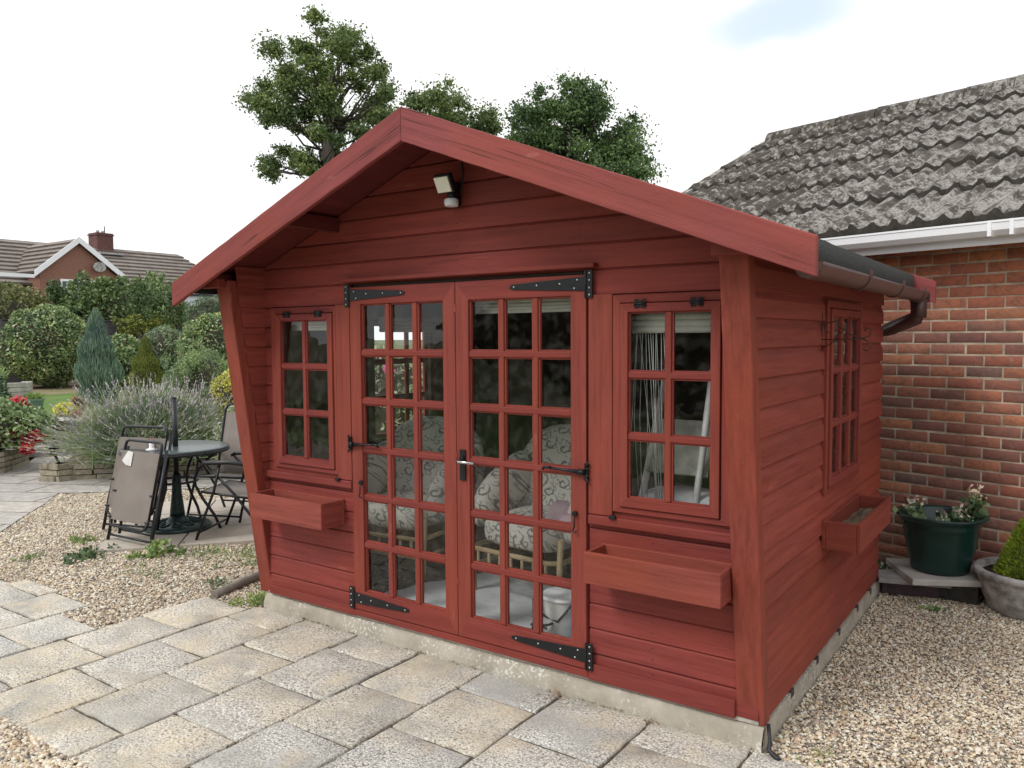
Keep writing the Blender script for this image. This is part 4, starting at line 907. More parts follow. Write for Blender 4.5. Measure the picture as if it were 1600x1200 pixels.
# ------------------------------------------------------------------ inside the summer house
FL=.15
def armchair(label,cx,cy,rz,w=.70):
    t=thing('cane_armchair',label,'armchair',(cx,cy,FL),'cane armchairs inside the summer house')
    R=Matrix.Rotation(rz,3,'Z'); C=Vector((cx,cy,FL)); T=lambda x,y,z:tuple(C+R@Vector((x,y,z)))
    hw=w/2
    b=MB(); b.super((0,0,0),(hw-.04,.30,.085),.45); b.v=[T(v[0],v[1]-.02,v[2]+.375) for v in b.v]; b.build('seat_cushion',M['cush'],t)
    b=MB(); b.super((0,0,0),(hw+.10,.085,.34),.78); b.v=[T(v[0]*(1-.12*max(0,v[2])),v[1]+.25+.22*(v[2]),v[2]+.60) for v in b.v]; b.build('back_cushion',M['cush'],t)
    for s in (-1,1):
        b=MB(); b.super((0,0,0),(.085,.27,.15),.8); b.v=[T(v[0]+s*(hw+.02),v[1]+.02,v[2]+.56+.45*v[1]) for v in b.v]; b.build('arm_cushion',M['cush'],t)
        for y in (-.29,.27):
            b=MB(); b.tube([T(s*(hw-.01),y,0),T(s*(hw+.01),y,.40)],.017,8); b.build('leg',M['cane'],t)
    b=MB()
    for z in (.27,.16):
        pts=[T(-hw,.28,z),T(-hw,-.28,z),T(-hw+.05,-.32,z),T(hw-.05,-.32,z),T(hw,-.28,z),T(hw,.28,z)]; b.tube(pts,.014 if z>.2 else .011,7)
    for k in range(7): x=-hw+.07+(w-.14)*k/6; b.tube([T(x,-.32,.16),T(x,-.32,.27)],.009,6)
    b.build('frame',M['cane'],t)
armchair('cane armchair with scroll patterned cushions behind the left door',-2.50,.74,math.radians(6),.62)
armchair('cane armchair with scroll patterned cushions behind the right door',-1.50,.80,math.radians(-5),.62)
t=thing('side_table','low cane table with a round white top inside the right door','side table',(-.93,.42,FL))
b=MB(); b.lathe([(.0,.0),(.14,.0),(.145,.012),(.14,.024),(.0,.026)],(-.93,.42,.455),28); b.build('top',M['whitep'],t)
for k in range(3):
    a=k*2.094+.6; b=MB(); b.tube([(-.93+.12*math.cos(a),.42+.12*math.sin(a),.455),(-.93+.13*math.cos(a),.42+.13*math.sin(a),FL)],.014,7); b.build('leg',M['cane'],t)
b=MB(); b.tube([(p[0],p[1],p[2]) for p in arc((-.93,.42,.42),.125,0,360,20,'xy')],.009,6); b.build('ring',M['cane'],t)
# dust sheet
def sheetm():
    V=[];Fc=[]; n=40; rs=np.random.default_rng(4)
    c=[(-2.28,.10),(-.82,.08),(-.86,.86),(-1.95,.98)]
    for j in range(n+1):
        for i in range(n+1):
            u,v=i/n,j/n; p=np.array(c[0])*(1-u)*(1-v)+np.array(c[1])*u*(1-v)+np.array(c[2])*u*v+np.array(c[3])*(1-u)*v
            z=.153+.010*abs(math.sin(5*p[0]+7*p[1]+math.sin(9*p[0])))+.03*math.exp(-((p[0]+1.85-.3*p[1])/.04)**2)*(v>.2)+rs.normal(0,.001)
            V.append((p[0]+.015*math.sin(11*v),p[1]+.015*math.sin(9*u),z))
    for j in range(n):
        for i in range(n): q=j*(n+1)+i; Fc.append((q,q+1,q+n+2,q+n+1))
    link('dust_sheet',npmesh('dust_sheet',V,np.array(Fc),M['sheet'],True),label='crumpled white dust sheet spread on the floor behind the doors',cat='sheet')
sheetm()
t=thing('bucket','white plastic bucket with a lid on the dust sheet','bucket',(-1.0,.17,.17))
b=MB(); b.lathe([(.07,.0),(.08,.02),(.10,.19),(.10,.20)],(-1.0,.17,.172),24); b.build('body',M['whitep'],t); b=MB(); b.lathe([(.11,.0),(.112,.012),(.10,.02),(0,.022)],(-1.0,.17,.372),24); b.build('lid',M['white'],t)
b=MB(); b.super((-.845,.11,.24),(.04,.045,.09),.5); b.build('bag',M['blue'],label='bright blue plastic bag at the foot of the right door',cat='bag')
b=MB(); P=[(-1.13,.10,.36),(-1.12,.09,.26)]+[( -1.07+.06*math.cos(a),.085+.03*math.sin(a),.175+.003*k) for k,a in enumerate(np.linspace(3.3,15,40))]+[(-.98,.08,.28),(-.90,.09,.38)]
b.tube(P,.006,6); b.build('power_cable',M['rub'],label='coiled black power cable on the dust sheet',cat='cable')
b=MB(); b.super((-1.27,.60,.66),(.075,.06,.075),.8); b.super((-1.20,.55,.63),(.05,.05,.05),.8); b.build('cloth_bundle',mat('pale_pink_cloth',(.62,.45,.52),.8),label='pale pink cloth bundle on the seat of the right armchair',cat='cloth')
# blinds
def blind(label,x0,x1,y,z0,z1,vert=False,cords=False):
    t=thing('roman_blind',label,'blind',((x0+x1)/2,y,z1),'rolled up blinds inside the windows')
    b=MB(); n=4
    for k in range(n):
        h=(z1-z0)/n; z=z0+h*(k+.5)
        if not vert: P=[(x0,y,z),(x1,y,z)]
        else: P=[(y,x0,z),(y,x1,z)]
        b.tube(P,h*.62,10)
    b.build('slats',M['blind'],t)
    if cords:
        b=MB(); rs=np.random.default_rng(3)
        for k in range(13):
            x=x0+.02+.012*k+rs.normal(0,.004); xe=x+rs.normal(.01,.022)
            b.tube([(x,y+.0,z0+.01),((x+xe)/2+rs.normal(0,.008),y+rs.normal(0,.01),(z0+.9)/2),(xe,y+.01,.90)],.0017,4)
        b.build('cords',M['rope'],t)
blind('pale rolled blind with many hanging cords inside the right front window',-.60,-.17,.075,1.635,1.745,cords=True)
blind('pale rolled blind inside the left front window',-2.80,-2.36,.075,1.665,1.735)
blind('pale rolled blind across the top of the right door',-1.44,-.80,.08,1.735,1.80)
blind('dull rolled blind inside the rear left window of the summer house',.88,1.60,XL+.09,1.66,1.76,True)
# step ladder with worn board in the right window
t=thing('step_ladder','old white painted step ladder leaning inside the right front window','ladder',(-.45,.6,FL))
for a,c in (((-.55,.34,1.47),(-.80,.30,FL)),((-.315,.30,1.47),(-.47,.27,FL))):
    b=MB(); b.tube([a,c],.017,4); b.build('stile',M['ladder'],t)
b=MB(); rotbox(b,(-.49,.37,1.11),(.15,.010,.13),Matrix.Rotation(math.radians(-24),3,'X')); b.build('board',(lambda: (lambda m:m)(simple('flaking_white_board',(.5,.48,.45),.8,0,.45,9,.004)))(),t,.003)
b=MB(); b.tube([(-.68,.32,.8),(-.40,.285,.8)],.012,6); b.tube([(-.74,.31,.5),(-.43,.28,.5)],.012,6); b.build('tread',M['whitep'],t)
b=MB(); b.super((-.45,.42,.86),(.24,.14,.05),.7); b.build('dust_cloth',M['sheet'],label='grey white crumpled cloth behind the right front window sill',cat='cloth')
box('storage_chest',(-.75,-.12,.30,.75,.152,.80),simple('dark_green_chest_paint',(.03,.06,.05),.6),None,.01,label='dark green wooden chest standing below the right front window',cat='chest')

# ------------------------------------------------------------------ brick garage
GA=math.radians(-16.5); GP=(-.067,3.076,0.0)
gar=thing('brick_garage','red brick garage with moss covered tiled roof and white gutter','garage',GP,rz=GA)
GM=Matrix.Translation(GP)@Matrix.Rotation(GA,4,'Z')
def glink(name,me,parent=None,**k):
    o=bpy.data.objects.new(name,me); COL.objects.link(o)
    o.parent=parent or gar
    for a,b_ in k.items(): o[a]=b_
    return o
def bricks():
    bl,bh,bd=.215,.065,.03; cw,ch=.225,.075; V=[];rs=np.random.default_rng(9)
    x0,x1=-2.76,4.2; rows=int(2.27/ch)
    for r in range(rows):
        z=-.01+ch*r; x=x0-(0 if r%2 else .1125)
        while x<x1:
            a,c=max(x,x0),x+bl
            jx,jz,jy=rs.normal(0,.0015),rs.normal(0,.0012),float(np.clip(rs.normal(0,.0012),-.002,.002)); q=.004
            y0=-.012+jy; A,Cc,Z0,Z1=a+jx,c+jx,z+jz,z+bh+jz
            V.append([(A,.004,Z0),(Cc,.004,Z0),(Cc,.004,Z1),(A,.004,Z1),(A,y0+q,Z0),(Cc,y0+q,Z0),(Cc,y0+q,Z1),(A,y0+q,Z1),(A+q,y0,Z0+q),(Cc-q,y0,Z0+q),(Cc-q,y0,Z1-q),(A+q,y0,Z1-q)])
            x+=cw
    V=np.array(V); n=len(V); f=np.array([(8,9,10,11),(4,5,9,8),(5,6,10,9),(6,7,11,10),(7,4,8,11),(0,1,5,4),(1,2,6,5),(2,3,7,6),(3,0,4,7)])
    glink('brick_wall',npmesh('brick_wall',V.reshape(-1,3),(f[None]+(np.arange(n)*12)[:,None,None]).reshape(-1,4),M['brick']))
bricks()
b=MB(); b.box(-2.77,4.2,-.008,.2,-.05,2.26); b.box(-2.77,-2.57,.2,5.7,-.05,2.26); b.prism([(-2.77,0,2.26),(-2.77,5.8,2.26),(-2.77,2.9,3.72)],(.2,0,0)); b.box(4.0,4.2,.2,5.7,-.05,2.26); b.box(-2.57,4.0,5.5,5.7,-.05,2.26); glink('mortar',b.mesh('mortar',M['mortar']))
# roof
def garage_roof():
    th=math.radians(27); V=[];Fc=[];mi=[]; rs=np.random.default_rng(12)
    U0,U1=-2.87,4.2; v0,vr=-.34,2.86; zE=2.295; gauge=.62*math.cos(th); nc=6; du=.0215; nu=int((U1-U0)/du)
    us=U0+np.arange(nu+1)*du
    def prof(u):
        p=((u-U0)%.30)/.30; h=0
        for c in (.14,.64):
            d=abs(p-c); h=max(h,.038*math.sqrt(max(0,1-(d/.115)**2)))
        return h+(.006 if p>.86 else 0)
    H=np.array([prof(u) for u in us])
    for c in range(nc):
        a=v0+c*gauge; bb=min(v0+(c+1)*gauge+.03,vr); nr=9; i0=len(V)
        if a>vr: break
        for r in range(nr+1):
            v=a+(bb-a)*r/nr; lift=.040*(1-r/nr)
            for k,u in enumerate(us):
                j=rs.normal(0,.0030)+(rs.uniform(.004,.018) if rs.random()<(.20 if u<-.8 else .07) else 0)
                jv=rs.normal(0,.010) if r==0 else 0
                V.append((u,v+jv,zE+(v-v0)*math.tan(th)+lift+H[k]+j))
        for r in range(nr):
            for k in range(nu): q=i0+r*(nu+1)+k; Fc.append((q,q+1,q+nu+2,q+nu+1)); mi.append(0)
        l0=len(V)
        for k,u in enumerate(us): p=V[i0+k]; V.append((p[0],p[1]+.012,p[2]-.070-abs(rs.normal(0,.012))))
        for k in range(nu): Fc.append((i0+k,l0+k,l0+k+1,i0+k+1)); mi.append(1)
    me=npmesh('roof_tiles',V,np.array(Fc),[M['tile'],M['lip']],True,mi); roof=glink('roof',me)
    # far slope
    b=MB(); zt=zE+(vr-v0)*math.tan(th); b.hexa([(U0,vr,zt-.08),(U1,vr,zt-.08),(U1,2*vr-v0,zE-.08),(U0,2*vr-v0,zE-.08),(U0,vr,zt+.02),(U1,vr,zt+.02),(U1,2*vr-v0,zE),(U0,2*vr-v0,zE)]); glink('rear_slope',b.mesh('rear_slope',M['tile']))
    # ridge tiles
    b=MB(); u=U0-.01; k=0
    while u<U1:
        n=8; r=.13; L=.44
        P=[[(uu,vr+r*math.cos(math.pi*j/n),zt-.035+rr*math.sin(math.pi*j/n)+rs.normal(0,.002)) for j in range(n+1)] for uu,rr in ((u,r*1.04),(u+L-.008,r))]
        i=len(b.v); b.v+=P[0]+P[1]
        for j in range(n): b.f.append((i+j,i+j+1,i+n+2+j,i+n+1+j)); b.sm.append(True)
        b.f.append(tuple(range(i,i+n+1))); b.sm.append(False); u+=L; k+=1
    glink('ridge_tile',b.mesh('ridge_tile',M['tile']))
    # verge: mortar bed and edge strip
    b=MB(); n=14
    for k in range(n):
        a=v0+(vr-v0)*k/n; c=v0+(vr-v0)*(k+1)/n-.006; za,zc=zE+(a-v0)*math.tan(th),zE+(c-v0)*math.tan(th)
        b.hexa([(U0-.045,a,za-.06),(U0+.07,a,za-.06),(U0+.07,c,zc-.06),(U0-.045,c,zc-.06),(U0-.045,a,za+.045),(U0+.07,a,za+.05),(U0+.07,c,zc+.05),(U0-.045,c,zc+.045)])
    glink('verge',b.mesh('verge',simple('verge_mortar',(.33,.31,.28),.95,0,.4,12,.01)))
    # fascia, soffit, gutter
    b=MB(); b.box(U0,U1,v0+.06,v0+.085,2.16,2.31); glink('fascia',b.mesh('fascia',M['white']))
    b=MB(); b.box(U0,U1,v0+.085,-.004,2.185,2.205); glink('soffit',b.mesh('soffit',M['soffit']))
    b=MB(); w=.055; y=v0+.01; P=[(y-w,2.285),(y-w*.92,2.235),(y-w*.4,2.205),(y+.05,2.205)]
    prof2=P+[(p[0]+.004,p[1]+.004) for p in reversed(P[:-1])]
    b.prism([(U0-.02,p[0],p[1]) for p in P]+[(U0-.02,y+.05,2.209),(U0-.02,y-w*.38,2.209),(U0-.02,y-w*.86,2.239),(U0-.02,y-w+.004,2.285)],(U1-U0,0,0))
    b.box(U0-.02,U1,y-w-.004,y-w+.006,2.28,2.292)
    for u in (.75,.87,2.2): b.box(u,u+.022,y-w-.006,y+.03,2.200,2.2925)
    glink('gutter',b.mesh('gutter',M['white']))
garage_roof()

# ------------------------------------------------------------------ pots on the right
t=thing('flower_pot','large dark green glossy pot on a paver stand by the brick wall','plant pot',(.34,2.46,.165))
b=MB(); b.lathe([(.0,.0),(.155,.0),(.165,.012),(.168,.03),(.205,.21),(.214,.275),(.219,.28),(.216,.288),(.222,.296),(.219,.304),(.228,.316),(.255,.335),(.262,.345),(.258,.352),(.232,.35),(.222,.335),(.21,.25),(.0,.25)],(.34,2.46,.165),44); b.build('pot',M['greenpot'],t)
b=MB(); b.lathe([(0,.27),(.15,.262),(.212,.252)],(.34,2.46,.165),24); b.build('soil',M['soil'],t)
def potplant(c,h,n,seed,fl=True):
    rs=np.random.default_rng(seed); tt=thing('potted_begonia',{21:'small cream flowering plant at the left of the green pot',22:'cream flowering plant in the middle of the green pot',23:'tallest cream flowering plant at the right of the green pot'}[seed],'plant',c,'cream flowering plants in the green pot')
    b=MB(); tips=[]
    for k in range(3):
        p=np.array(c)+np.array([rs.normal(0,.03),rs.normal(0,.03),h*rs.uniform(.75,1)]); b.tube([c,tuple((np.array(c)+p)/2+rs.normal(0,.01,3)),tuple(p)],.004,5); tips.append(p)
    b.build('stem',M['weed'],tt)
    P=np.array([np.array(c)+(tips[rs.integers(3)]-np.array(c))*rs.uniform(.05,.85)+rs.normal(0,.028,3) for _ in range(n)]); link('leaves',leafmesh('leaves',P,.06,.035,M['shrubd']),tt)
    P=np.array([tips[rs.integers(3)]+rs.normal(0,.016,3)*np.array([1,1,1.6]) for _ in range(34)]); link('flowers',leafmesh('flowers',P,.026,.02,M['cream']),tt)
potplant((.215,2.40,.44),.14,60,21); potplant((.40,2.34,.43),.14,80,22); potplant((.50,2.52,.43),.26,110,23)
b=MB()
for a,c in (((.28,2.42,.44),(.42,2.36,.52)),((.33,2.35,.53),(.37,2.48,.45)),((.45,2.37,.44),(.52,2.42,.50))): b.tube([a,c],.004,5)
b.build('plant_support',mat('pale_green_plastic',(.20,.45,.30),.5),label='pale green plastic plant support sticks in the green pot',cat='plant support')
def paver(label,c,dx,dy,h,rz,mt,tilt=0,name='paver',cat='paver'):
    b=MB(); R=Matrix.Rotation(rz,3,'Z')@Matrix.Rotation(tilt,3,'X'); rotbox(b,c,(dx,dy,h),R); return b.build(name,mt,None,.005,label=label,cat=cat)
paver('pale square paving slab carrying the green pot',(.34,2.47,.142),.245,.235,.019,math.radians(28),simple('pale_paver',(.42,.40,.37),.85,0,.15,8,.002))
paver('thin grey paver under the pale slab',(.20,2.36,.107),.20,.11,.014,math.radians(16),simple('grey_paver',(.30,.29,.28),.85,0,.2,8,.002))
paver('dark purple brick under the thin grey paver',(.18,2.40,.045),.16,.055,.046,math.radians(14),simple('engineering_brick',(.07,.04,.05),.7,0,.3,20,.002),name='brick',cat='brick')
paver('dark stone block half hidden under the pale slab',(.46,2.47,.055),.11,.08,.065,math.radians(-10),simple('dark_stone',(.06,.055,.05),.9,0,.4,14,.01),name='stone_block',cat='stone')
t=thing('stone_urn','round weathered grey stone planter at the right edge','planter',(.80,2.42,0))
b=MB(); b.lathe([(0,.0),(.19,.0),(.215,.02),(.25,.10),(.275,.19),(.283,.215),(.298,.225),(.300,.25),(.288,.258),(.262,.256),(.25,.22),(.0,.215)],(.82,2.42,-.01),44); b.build('bowl',M['urn'],t)
b=MB(); b.lathe([(0,.235),(.252,.222)],(.82,2.42,-.01),24); b.build('soil',M['soil'],t)
t=thing('dwarf_conifer','bright lime green dwarf conifer growing in the grey stone planter','conifer',(.80,2.40,.21))
rs=np.random.default_rng(31); P=[];D=[]
for k in range(5200):
    h=rs.random()**1.25; r=(.165*(1-h)**.72)*(.55+.45*rs.random()**.4)+.006; a=rs.uniform(0,6.283); P.append((.80+r*math.cos(a),2.40+r*math.sin(a),.225+.335*h)); D.append((math.cos(a)*.7,math.sin(a)*.7,.75))
link('foliage',leafmesh('foliage',np.array(P),.034,.007,M['lime'],np.array(D),.35),t)
b=MB(); b.lathe([(.13,0),(.14,.04),(.09,.16),(.03,.26),(.0,.29)],(.80,2.40,.215),12); b.build('branches',simple('conifer_inner_growth',(.05,.08,.015),.9),t)
# little things at wall foot
def tuft(label,c,r,n,L,Wd,m,name='weed',cat='weed',grp='weeds in the gravel',up_=.6):
    P,d=ballpts([(c[0],c[1],c[2]+r*.12,r*1.1,r*1.1,r*.30)]+[(c[0]+r*q*math.cos(q*9+r*50),c[1]+r*q*math.sin(q*9+r*50),c[2]+r*.1,r*.4,r*.4,r*.3) for q in (.6,.9,1.2,1.5)],int(n*.75),.6); P[:,2]=np.maximum(P[:,2],c[2]+.004)
    tt=link(name,leafmesh(name,P,L*.8,Wd*.75,m,d*.6+np.array([0,0,up_]),.6),label=label,cat=cat,group=grp)
tuft('dark leafy weed between the shed corner and the brick wall',(.03,2.86,.0),.16,220,.06,.035,M['shrubd'])
tuft('small green weed in front of the stacked pavers',(.36,2.15,0),.05,90,.03,.018,M['weed'])
tuft('dry twigs and leaves along the foot of the brick wall',(.56,2.52,0),.14,240,.05,.006,M['dead'],'leaf_litter','leaf litter')
tuft('reddish dead weed at the foot of the concrete base by the patio',(-.90,-.07,0),.055,110,.03,.006,M['dead'])
tuft('tiny dry weed at the concrete base near the shed corner',(-.43,-.06,0),.03,50,.025,.004,M['dead'])
tuft('small mossy weed in the gravel beside the shed corner',(.22,.05,0),.06,60,.02,.01,M['weed'])
tuft('purple brown weed in the right gravel',(.55,.15,0),.06,70,.02,.008,M['dead'])
tuft('moss and grass clump at the left end of the concrete base',(-3.10,.03,.0),.12,700,.035,.01,M['weed'])
tuft('leafy bindweed on the near edge of the table paving',(-4.63,.26,0),.12,160,.06,.045,M['weed'],up_=.3)
tuft('tall thin weed stem beside the folded chair foot',(-4.60,.28,.08),.08,60,.06,.04,M['weed'])
tuft('dark leafy weed at the left corner of the table paving',(-5.02,-.06,0),.14,260,.05,.035,M['shrubd'],up_=.3)
tuft('bright green weed left of the table paving',(-5.55,.18,0),.10,170,.05,.02,M['weed'])
tuft('small yellow green weed in the left gravel',(-5.35,-.30,0),.07,90,.04,.015,M['weed'])
tuft('grassy weed strip in front of the table paving',(-4.35,.45,0),.17,260,.045,.012,M['weed'])
tuft('wider grassy weed patch near the shed wing',(-3.95,.62,0),.2,330,.045,.012,M['weed'])
tuft('grey green sprawling weed near the log edging',(-3.62,.10,0),.09,130,.035,.018,M['willow'],up_=.1)
tuft('faint green weed patch in the middle of the left gravel',(-4.25,-.05,0),.16,140,.03,.01,M['weed'])
b=MB(); b.tube([(-3.40,-.09,.015),(-3.45,.12,.022),(-3.50,.36,.02)],.028,10); b.build('edging_log',simple('grey_log',(.20,.175,.15),.9,0,.3,14,.004),label='short grey log edging in the gravel beside the shed',cat='log')
# cable end at the slab corner
b=MB(); b.tube([(.035,.0,.10),(.05,-.03,.06),(.055,-.05,.02),(.085,-.06,.006),(.10,-.07,.006)],[.008,.007,.009,.012,.008],7); b.tube([(.03,.01,.09),(.045,-.01,.05),(.05,-.02,.0)],.006,6); b.build('cable_end',M['rub'],label='short black cable end hanging at the concrete corner',cat='cable')

# ------------------------------------------------------------------ table set
TC=np.array([-5.26,.85,.014])
t=thing('patio_table','round grey glass topped patio table with black tube legs','table',tuple(TC))
b=MB(); b.lathe([(0,.668),(.41,.668),(.428,.672),(.432,.682),(.428,.692),(.41,.696),(0,.696)],TC,56); b.build('tabletop',M['glasst'],t)
b=MB(); P=arc((TC[0],TC[1],TC[2]+.664),.425,0,360,40,'xy'); b.tube(P,.013,8); b.build('rim',M['metal'],t)
for k in range(4):
    a=math.radians(-62+90*k); ca,sa=math.cos(a),math.sin(a); b=MB()
    b.tube([(TC[0]+r*ca,TC[1]+r*sa,TC[2]+z) for r,z in ((.38,.655),(.30,.60),(.20,.50),(.165,.42),(.17,.36),(.24,.24),(.335,.11),(.385,0))],.0125,8); b.build('leg',M['metal'],t)
b=MB(); b.tube(arc((TC[0],TC[1],TC[2]+.40),.17,0,360,26,'xy'),.010,7); b.build('ring',M['metal'],t)
t=thing('parasol_base','dark green cast parasol base with its pole through the table','parasol base',tuple(TC))
b=MB(); b.lathe([(0,0),(.27,0),(.275,.014),(.262,.030),(.20,.042),(.10,.055),(.075,.075),(.062,.10),(.0,.10)],TC,48)
for k in range(10):
    a=k*.628; b.tube([(TC[0]+r*math.cos(a+q),TC[1]+r*math.sin(a+q),TC[2]+z) for r,q,z in ((.10,0,.058),(.15,.22,.052),(.20,.1,.045),(.19,-.15,.046),(.13,-.18,.055))],.009,6)
b.build('base',M['castg'],t)
b=MB(); b.lathe([(.062,.08),(.058,.15),(.040,.30),(.036,.44),(.034,.46),(0,.46)],TC,20); b.build('socket',M['castg'],t)
b=MB(); b.tube([tuple(TC+np.array([0,0,.4])),tuple(TC+np.array([.0,.0,1.10]))],.023,14); b.tube([tuple(TC+np.array([0,0,1.10])),tuple(TC+np.array([0,0,1.118]))],[.023,.014],14); b.build('pole',M['metal'],t)
# lantern on the table
t=thing('table_lantern','small white lantern with a thin wire handle on the table edge','lantern',(-5.20,.60,.71))
b=MB(); LC=(-5.20,.60,.71); b.lathe([(0,0),(.045,0),(.047,.010),(.026,.016),(.020,.024),(.022,.055),(.016,.060),(0,.060)],LC,20); b.build('body',M['white'],t)
b=MB(); b.tube([(LC[0]-.05,LC[1],LC[2]+.01),(LC[0]-.05,LC[1],LC[2]+.08),(LC[0]-.02,LC[1],LC[2]+.11),(LC[0]+.02,LC[1],LC[2]+.11),(LC[0]+.05,LC[1],LC[2]+.08),(LC[0]+.05,LC[1],LC[2]+.01)],.003,5); b.build('handle',simple('rusty_wire',(.25,.12,.07),.6),t)
# sling chairs
def frame_of(c,rz): 
    R=Matrix.Rotation(rz,3,'Z'); C=Vector(c); return lambda x,y,z:tuple(C+R@Vector((x,y,z)))
def fabric(name,T,rows,parent):
    """rows: list of (left pt, right pt) local"""
    b=MB(); n=8; V=[]
    for (a,c) in rows:
        for k in range(n+1):
            u=k/n; p=np.array(a)*(1-u)+np.array(c)*u; p[2]-=.0; V.append(p)
    i=0
    for r in range(len(rows)-1):
        for k in range(n): q=r*(n+1)+k; b.f.append((q,q+1,q+n+2,q+n+1)); b.sm.append(True)
    b.v=[T(*v) for v in V]; o=b.build(name,M['sling'],parent); s=o.modifiers.new('solid','SOLIDIFY'); s.thickness=.004; return o
def open_chair(label,c,rz,group='folding sling chairs around the table'):
    """faces local -y"""
    t=thing('folding_chair',label,'chair',c,group); T=frame_of(c,rz); w=.25; r=.0115
    for s in (-1,1):
        x=s*(w+.012); b=MB(); b.tube([T(x,-.30,0),T(x,-.14,.40),T(x,-.085,.62)],r,8); b.build('front_leg',M['metal'],t)
        b=MB(); b.tube([T(x*.94,-.20,.60),T(x*.94,.02,.37),T(x*.94,.20,.14),T(x*.94,.27,0)],r,8); b.build('rear_leg',M['metal'],t)
        b=MB(); b.tube([T(x*1.03,-.24,.60),T(x*1.06,-.20,.622),T(x*1.07,0,.63),T(x*1.05,.22,.60)],[.012,.018,.018,.013],8); b.build('armrest',M['metal'],t)
    b=MB(); b.tube([T(-w-.012,-.29,.05),T(w+.012,-.29,.05)],.009,7); b.tube([T(-w,.245,.07),T(w,.245,.07)],.009,7); b.build('crossbar',M['metal'],t)
    b=MB(); b.tube([T(-w,-.25,.385),T(-w,.17,.335)],.010,7); b.tube([T(w,-.25,.385),T(w,.17,.335)],.010,7); b.tube([T(-w,-.25,.385),T(w,-.25,.385)],.010,7); b.build('seat_frame',M['metal'],t)
    fabric('seat',T,[((-w,-.25,.392),(w,-.25,.392)),((-w,-.12,.372),(w,-.12,.372)),((-w,.05,.35),(w,.05,.35)),((-w,.18,.34),(w,.18,.34))],t)
    b=MB(); P=[T(-w,.16,.30),T(-w,.24,.60),T(-w,.33,.92),T(-w+.015,.345,.965),T(-w+.06,.352,.985),T(w-.06,.352,.985),T(w-.015,.345,.965),T(w,.33,.92),T(w,.24,.60),T(w,.16,.30)]; b.tube(P,.0115,8); b.build('back_frame',M['metal'],t)
    fabric('backrest',T,[((-w+.006,.172,.35),(w-.006,.172,.35)),((-w+.006,.24,.60),(w-.006,.24,.60)),((-w+.006,.325,.90),(w-.006,.325,.90))],t)
    return t
c=open_chair('open taupe sling chair nearest the shed with its arm beside the table',(-4.60,1.05,.014),math.radians(-61))
c=open_chair('open taupe sling chair with high back behind the table by the shed',(-5.30,1.42,.014),math.radians(22))
def folded_chair(label,A,B,h,lean,tag=False,z0=.0):
    """folded flat chair standing between ground points A-B, leaning by vector lean at height h"""
    A=np.array([*A,.014+z0]); B=np.array([*B,.014+z0]); t=thing('folded_chair',label,'chair',tuple((A+B)/2),'folded sling chairs leaning on the table'); L=np.array([*lean,0.]); W=B-A; wl=np.linalg.norm(W); e=W/wl; nrm=np.cross(e,[0,0,1.])
    def P(u,v,o=0): return tuple(A+W*u+L*v+np.array([0,0,h*v])+nrm*o)
    for u,o in ((.02,-.015),(.98,-.015)):
        b=MB(); b.tube([P(u,0,o),P(u+(.0 if u<.5 else 0),.30,o),P(u+(.05 if u<.5 else -.05),.93,o-.01)],.013,8); b.build('side_frame',M['metal'],t)
    for u in (.14,.86):
        b=MB(); b.tube([P(u,.06,-.06),P(u,.34,-.05)],.012,8); b.build('leg',M['metal'],t)
    b=MB(); b.tube([P(.02,.055,-.015),P(.98,.055,-.015)],.009,7); b.tube([P(.14,.10,-.06),P(.86,.10,-.06)],.008,7); b.build('crossbar',M['metal'],t)
    b=MB(); b.tube([P(.08,.27,.02),P(.10,.19,.025),P(.16,.165,.028),P(.84,.165,.028),P(.90,.19,.025),P(.92,.27,.02)],.011,8); b.build('seat_loop',M['metal'],t)
    b=MB(); b.tube([P(.10,.26,.012),P(.10,.94,.012),P(.115,.985,.012),P(.17,1.0,.012),P(.83,1.0,.012),P(.885,.985,.012),P(.90,.94,.012),P(.90,.26,.012)],.0115,8); b.build('back_frame',M['metal'],t)
    b=MB(); n=6; V=[P(.085+.83*k/n,v,.028+(.012*math.sin(math.pi*k/n) if v<.5 else 0)) for v in (.225,.30,.6,.90) for k in range(n+1)]; b.v=V
    for r in range(3):
        for k in range(n): q=r*(n+1)+k; b.f.append((q,q+1,q+n+2,q+n+1)); b.sm.append(True)
    b.build('sling',M['sling'],t)
    b=MB()
    for v in (.245,.50): b.tube([P(.05,v,.03),P(.12,v,.03)],.009,6); b.tube([P(.88,v,.03),P(.95,v,.03)],.009,6)
    b.build('bolt',M['metal'],t)
    if tag:
        b=MB(); b.poly([P(.14,.80,.036),P(.24,.76,.036),P(.36,.755,.036),P(.36,.89,.036),P(.24,.90,.036)]); b.build('paper_label',M['whitep'],t)
    return t
folded_chair('folded taupe sling chair with a white paper label leaning on the table',(-5.353,.27),(-4.77,.30),.80,(.04,.16),True)
folded_chair('folded taupe sling chair standing behind the labelled one at the far left of the table',(-5.72,.43),(-5.18,.60),.88,(.13,.12))

